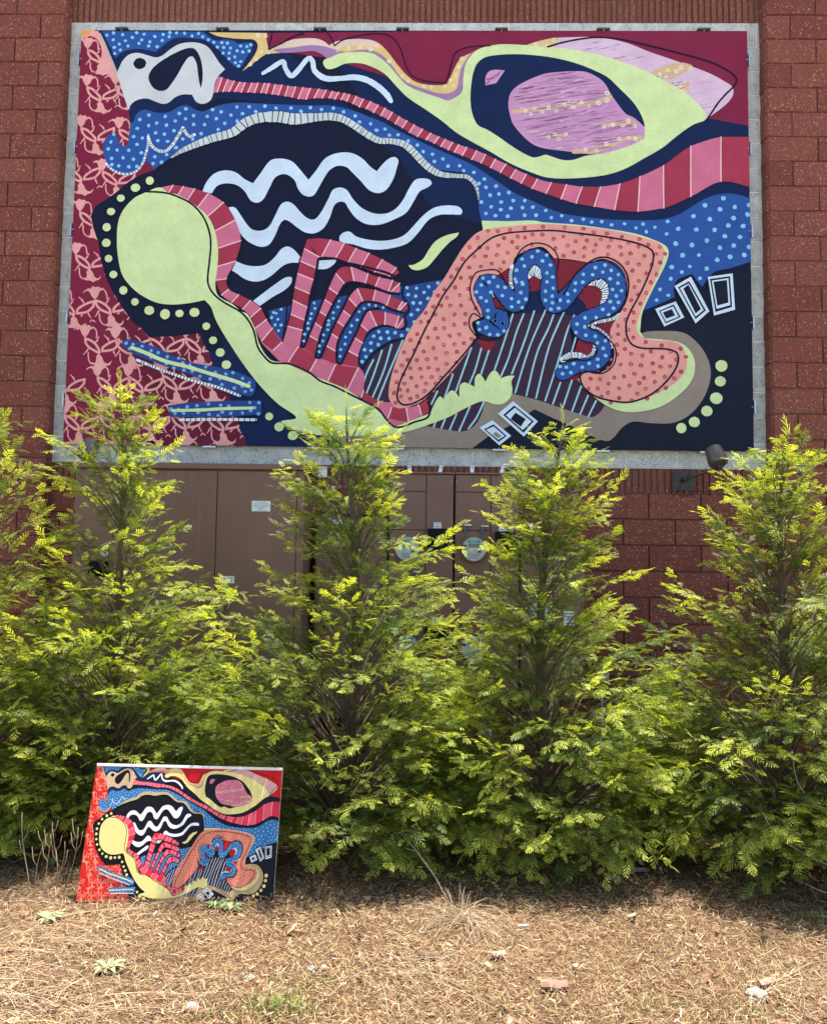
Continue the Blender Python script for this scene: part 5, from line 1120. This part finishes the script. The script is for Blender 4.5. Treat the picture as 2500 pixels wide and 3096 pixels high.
stalks('dry_grass_clump', 110, 0.16, 3.80, .035, .03, -1.57, 1.0, (.12, .34), 'splayed clump of dead grass on the sunlit mulch right of the painting', up=(.05, .32), kind='thing')
stalks('dry_grass_clump', 26, 0.16, 3.82, .03, .03, 1.5, 1.2, (.08, .2), 'short upright dead stems in the middle of the splayed clump', up=(.75, .95), kind='thing')
stalks('dry_grass_clump', 90, -0.05, 3.35, .16, .14, -1.2, .8, (.1, .3), 'loose fan of dead grass in front of the splayed clump', kind='thing', up=(.03, .15))
def weed_stem(x, y, h, lean, lab, seed):
    r = random.Random(seed); root = thing('dry_weed_stem', (x, y, 0), lab, 'dead stem', 'tall dead stems left of the leaning painting')
    pts = [(x + lean * s + .01 * math.sin(s * 5 + seed), y, h * s - .01) for s in np.linspace(0, 1, 7)]
    tube('stem', pts, [.0024 * (1 - .6 * i / 6) for i in range(7)], M_dead, root, 6)
    for k in range(3):
        s = r.uniform(.45, .9); p0 = Vector(pts[int(s * 6)]); sd = r.choice((-1, 1))
        tube('twig', [p0, p0 + Vector((sd * .02, 0, .03)), p0 + Vector((sd * .028, 0, r.uniform(.06, .1)))], [.0018, .0014, .0008], M_dead, root, 5)
M_dead = plain('dead_stem', (0.40, 0.29, 0.19), 0.8, var=.2)
for i, a in enumerate([(-1.86, 3.97, .40, -.045, 'tallest dead stem, leaning left beside the small painting'), (-1.845, 3.98, .30, .05, 'dead stem crossing the tallest one'), (-1.765, 3.96, .36, .0, 'straight dead stem between the two pairs'),
                       (-1.735, 4.0, .26, .02, 'short dead stem nearest the painting corner'), (-1.70, 3.99, .33, .06, 'dead stem leaning right towards the painting'), (-1.75, 4.02, .31, -.02, 'thin dead stem behind the straight one')]):
    weed_stem(*a, seed=i + 1)
stalks('dry_stalks', 40, -2.0, 3.95, .18, .06, 0.0, .35, (.1, .4), 'thin dead twigs lying in the shade left of the painting', cols=((.22, .14, .09), (.3, .2, .14)))
# stick
st = thing('stick', (0.10, 4.08, 0), 'thin pale bare twig slanting up from the dead grass clump towards the hedge', 'stick')
tube('stem', [(0.11, 3.98, .02), (0.05, 4.06, .10), (-0.04, 4.14, .19), (-0.13, 4.22, .26)], [.004, .0035, .003, .0015], M_dead, st, 6)
tube('twig', [(-0.04, 4.14, .19), (-0.10, 4.13, .21)], [.002, .001], M_dead, st, 5)
def smooth(pts, k=5):
    q = []; n = len(pts); P = [Vector(p) for p in pts]
    for i in range(n - 1):
        a, b, c, d = P[max(0, i - 1)], P[i], P[i + 1], P[min(n - 1, i + 2)]
        for j in range(k):
            u = j / k; q.append(.5 * ((2 * b) + (c - a) * u + (2 * a - 5 * b + 4 * c - d) * u * u + (-a + 3 * b - 3 * c + d) * u ** 3))
    return q + [P[-1]]
# bare arching twigs at the right edge
bt = thing('bare_shrub', (2.5, 4.1, 0), 'bare grey arching twigs at the right edge in front of the hedge', 'shrub')
M_twig = plain('grey_twig', (0.45, 0.42, 0.40), 0.7)
for pts in ([(2.5, 4.1, 0), (2.3, 4.1, .20), (2.05, 4.12, .33), (1.83, 4.15, .52), (1.80, 4.18, .70)], [(2.5, 4.1, 0), (2.25, 4.05, .12), (1.95, 4.05, .18), (1.70, 4.08, .30), (1.62, 4.1, .42)],
            [(2.5, 4.1, 0), (2.2, 4.0, .05), (1.9, 4.0, .08), (1.78, 4.02, .12)], [(2.4, 4.1, .1), (2.15, 4.12, .35), (2.0, 4.14, .6), (1.97, 4.16, .78)], [(2.3, 4.1, .2), (2.0, 4.1, .42), (1.75, 4.12, .46)],
            [(2.3, 4.1, .2), (2.10, 4.12, .5), (2.12, 4.14, .75)]):
    pts = smooth(pts); tube('twig', pts, [.0036 * (1 - .7 * i / (len(pts) - 1)) for i in range(len(pts))], M_twig, bt, 6)
# rock
def rock(x, y, s, lab, m_, sd, flat=.7):
    import bmesh
    bm = bmesh.new(); bmesh.ops.create_icosphere(bm, subdivisions=3, radius=s)
    for v in bm.verts:
        d = v.co.normalized(); k = 1 + .22 * noise.noise(d * 1.7 + Vector((sd, 0, 0))) + .12 * noise.noise(d * 5 + Vector((sd, 3, 0))); v.co = Vector((d.x * k * s * 1.15, d.y * k * s, d.z * k * s * flat))
    me = bpy.data.meshes.new('rock'); bm.to_mesh(me); bm.free(); me.materials.append(m_)
    o = add('rock', me, None, (x, y, s * flat * .62 + ground_h(x, y))); tagp(o, lab, 'rock', 'stones lying in the straw'); return o
M_rock = plain('pinkish_stone', (0.42, 0.31, 0.25), 0.9, var=.3, scale=35, bmp=.004)
M_rock2 = plain('grey_stone', (0.36, 0.32, 0.29), 0.9, var=.25, scale=45, bmp=.003)
rock(1.225, 3.185, .034, 'fist-sized pinkish stone in the lower right straw', M_rock, 1)
rock(-0.815, 3.02, .022, 'reddish stone at the bottom edge left of the grass tuft', M_rock, 2)
rock(-0.44, 3.33, .014, 'small grey pebble in the lower middle straw, left of its pale twin', M_rock2, 3)
rock(-0.39, 3.34, .013, 'pale pebble just right of the grey pebble', M_alu if False else M_rock, 4)
rock(-0.66, 3.26, .016, 'flat pale pebble left of the pebble pair', M_rock2, 5, .4)
# bark slabs
def slab(x, y, l, w_, rz, lab, c, th=.008, tilt=.12):
    vs = []; fs = []; nx, ny = 8, 3; r = random.Random(int(x * 100))
    for k in (0, 1):
        for j in range(ny + 1):
            for i in range(nx + 1):
                u, v = i / nx - .5, j / ny - .5; e = (1 + .18 * noise.noise(Vector((u * 5, x, k * .1)))) * (1 - .25 * (2 * u) ** 4)
                vs.append((u * l, v * w_ * e, (.018 * (1 - (2 * v) ** 2) * (w_ / .05)) * .6 + .006 * noise.noise(Vector((u * 4, v * 4, x))) - k * th))
    W = nx + 1; B = (ny + 1) * W
    for k in (0, 1):
        for j in range(ny):
            for i in range(nx):
                a = k * B + j * W + i; q = (a, a + 1, a + 1 + W, a + W); fs.append(q if k == 0 else q[::-1])
    for i in range(nx): fs.append((i + 1, i, B + i, B + i + 1)); a = ny * W + i; fs.append((a, a + 1, B + a + 1, B + a))
    for j in range(ny): a = j * W; fs.append((a, a + W, B + a + W, B + a)); a = j * W + nx; fs.append((a + W, a, B + a, B + a + W))
    o = add('bark_piece', mesh('bark_piece', vs, fs, plain('bark_slab', c, .9, var=.3, scale=60, bmp=.004)), None, (x, y, ground_h(x, y) + .022)); o.rotation_euler = (tilt, .05, rz); tagp(o, lab, 'bark', 'pieces of bark in the straw')
slab(0.485, 3.21, .105, .05, .1, 'large curled reddish bark piece in the lower right straw', (0.30, 0.17, 0.12))
slab(0.43, 3.73, .05, .014, .35, 'pale wood splinter right of the dead grass clump', (0.6, 0.5, 0.38))
slab(0.02, 3.44, .09, .03, -.2, 'dark bark sliver left of the large bark piece', (0.17, 0.10, 0.07))
slab(1.12, 4.45, .09, .035, .1, 'flat grey wood chip in the shade under the hedge', (0.2, 0.17, 0.15), tilt=.05)
slab(0.95, 4.3, .08, .04, -.2, 'second flat grey chip in the shade, nearer the camera', (0.16, 0.14, 0.13), tilt=.05)
slab(0.30, 3.45, .06, .03, .5, 'small tan bark flake in the middle straw', (0.42, 0.28, 0.2))
slab(1.30, 3.28, .09, .03, .6, 'split bark scrap beside the fist-sized stone', (0.38, 0.24, 0.17))
# green things
M_grass = plain('fresh_grass', (0.16, 0.26, 0.035), 0.5, var=.3)
def tuft(x, y, n, sp, h, lab, stuff=True, name='grass_tuft', m_=M_grass, w_=.004):
    VV = []; FF = []
    for _ in range(n):
        a, b = rnd.gauss(0, sp), rnd.gauss(0, sp * .6); L = h * rnd.uniform(.5, 1.1); an = rnd.uniform(0, 6.28); ln = rnd.uniform(.1, .6) * L; k = len(VV); s = (math.sin(an) * w_ / 2, -math.cos(an) * w_ / 2)
        for i in range(4):
            q = i / 3; c = (a + math.cos(an) * ln * q * q, b + math.sin(an) * ln * q * q, L * q * (1 - .2 * q)); t_ = 1 - q * .92
            VV += [(c[0] - s[0] * t_, c[1] - s[1] * t_, c[2]), (c[0] + s[0] * t_, c[1] + s[1] * t_, c[2])]
        FF += [(k + 2 * i, k + 2 * i + 1, k + 2 * i + 3, k + 2 * i + 2) for i in range(3)]
    o = add(name, bulk(name, np.array(VV), np.array(FF), m_), None, (x, y, ground_h(x, y))); tagp(o, lab if not stuff else lab, kind='stuff'); return o
tuft(-0.50, 3.02, 150, .07, .085, 'brightest green grass tuft at the bottom edge, left of centre')
tuft(-0.68, 2.95, 40, .05, .05, 'thin green grass left of the brightest tuft at the bottom edge')
tuft(-0.42, 3.18, 40, .05, .06, 'thin green grass just behind the brightest tuft')
tuft(0.83, 3.10, 60, .08, .045, 'sparse green grass in front of the large bark piece')
tuft(1.15, 3.05, 60, .09, .05, 'sparse green grass in front of the fist-sized stone')
tuft(1.76, 3.93, 60, .06, .06, 'green grass at the right edge by the shade line')
tuft(0.62, 3.40, 40, .07, .03, 'faint green grass behind the large bark piece')
tuft(0.30, 4.02, 26, .03, .03, 'tiny green tuft right of the dead clump at the shade line')
tuft(-0.60, 3.62, 20, .05, .025, 'faint green blades in front of the small painting')
tuft(1.35, 3.45, 40, .08, .035, 'faint green grass between the stone and the right edge')
M_weed = plain('weed_leaf', (0.10, 0.17, 0.045), 0.5, var=.25)
M_weed2 = plain('dusty_weed_leaf', (0.22, 0.25, 0.12), 0.6, var=.25)
def rosette(x, y, n, l, lab, m_, el=.5):
    root = thing('weed_plant', (x, y, 0), lab, 'weed', 'small leafy weeds in the straw')
    for k in range(n):
        a = k * 2.4 + rnd.uniform(-.3, .3); L = l * rnd.uniform(.7, 1.1); vs = []; fs = []
        for i in range(6):
            q = i / 5; w_ = L * .16 * math.sin(math.pi * min(1, q * .93 + .07)) ; hor = L * q; z_ = L * el * math.sin(q * 2.2) * .7
            c = Vector((math.cos(a) * hor, math.sin(a) * hor, z_)); s = Vector((-math.sin(a), math.cos(a), 0)) * w_
            vs += [tuple(c - s + Vector((0, 0, w_ * .5))), tuple(c), tuple(c + s + Vector((0, 0, w_ * .5)))]
        for i in range(5):
            b = i * 3; fs += [(b, b + 1, b + 4, b + 3), (b + 1, b + 2, b + 5, b + 4)]
        add('leaf', mesh('leaf', vs, fs, m_, True), root, (x, y, ground_h(x, y) + .006))
rosette(-0.955, 3.88, 9, .055, 'small green weed at the painting foot, left of its pair', M_weed)
rosette(-0.875, 3.86, 9, .06, 'small green weed at the painting foot, nearer its right corner', M_weed)
rosette(-1.22, 3.29, 14, .075, 'dusty grey-green weed in the lower left straw', M_weed2, .3)
rosette(-1.64, 3.70, 12, .07, 'dusty weed in the straw in front of the dead stems', M_weed2, .3)
rosette(0.10, 3.86, 5, .04, 'tiny green leaves in the dead grass clump', M_weed, .6)
rosette(0.17, 4.33, 4, .035, 'tiny bright seedling in the shade line by the stick', M_weed, .8)
rosette(-1.92, 4.35, 5, .05, 'small weed in the deep shade left of the painting', M_weed, .9)
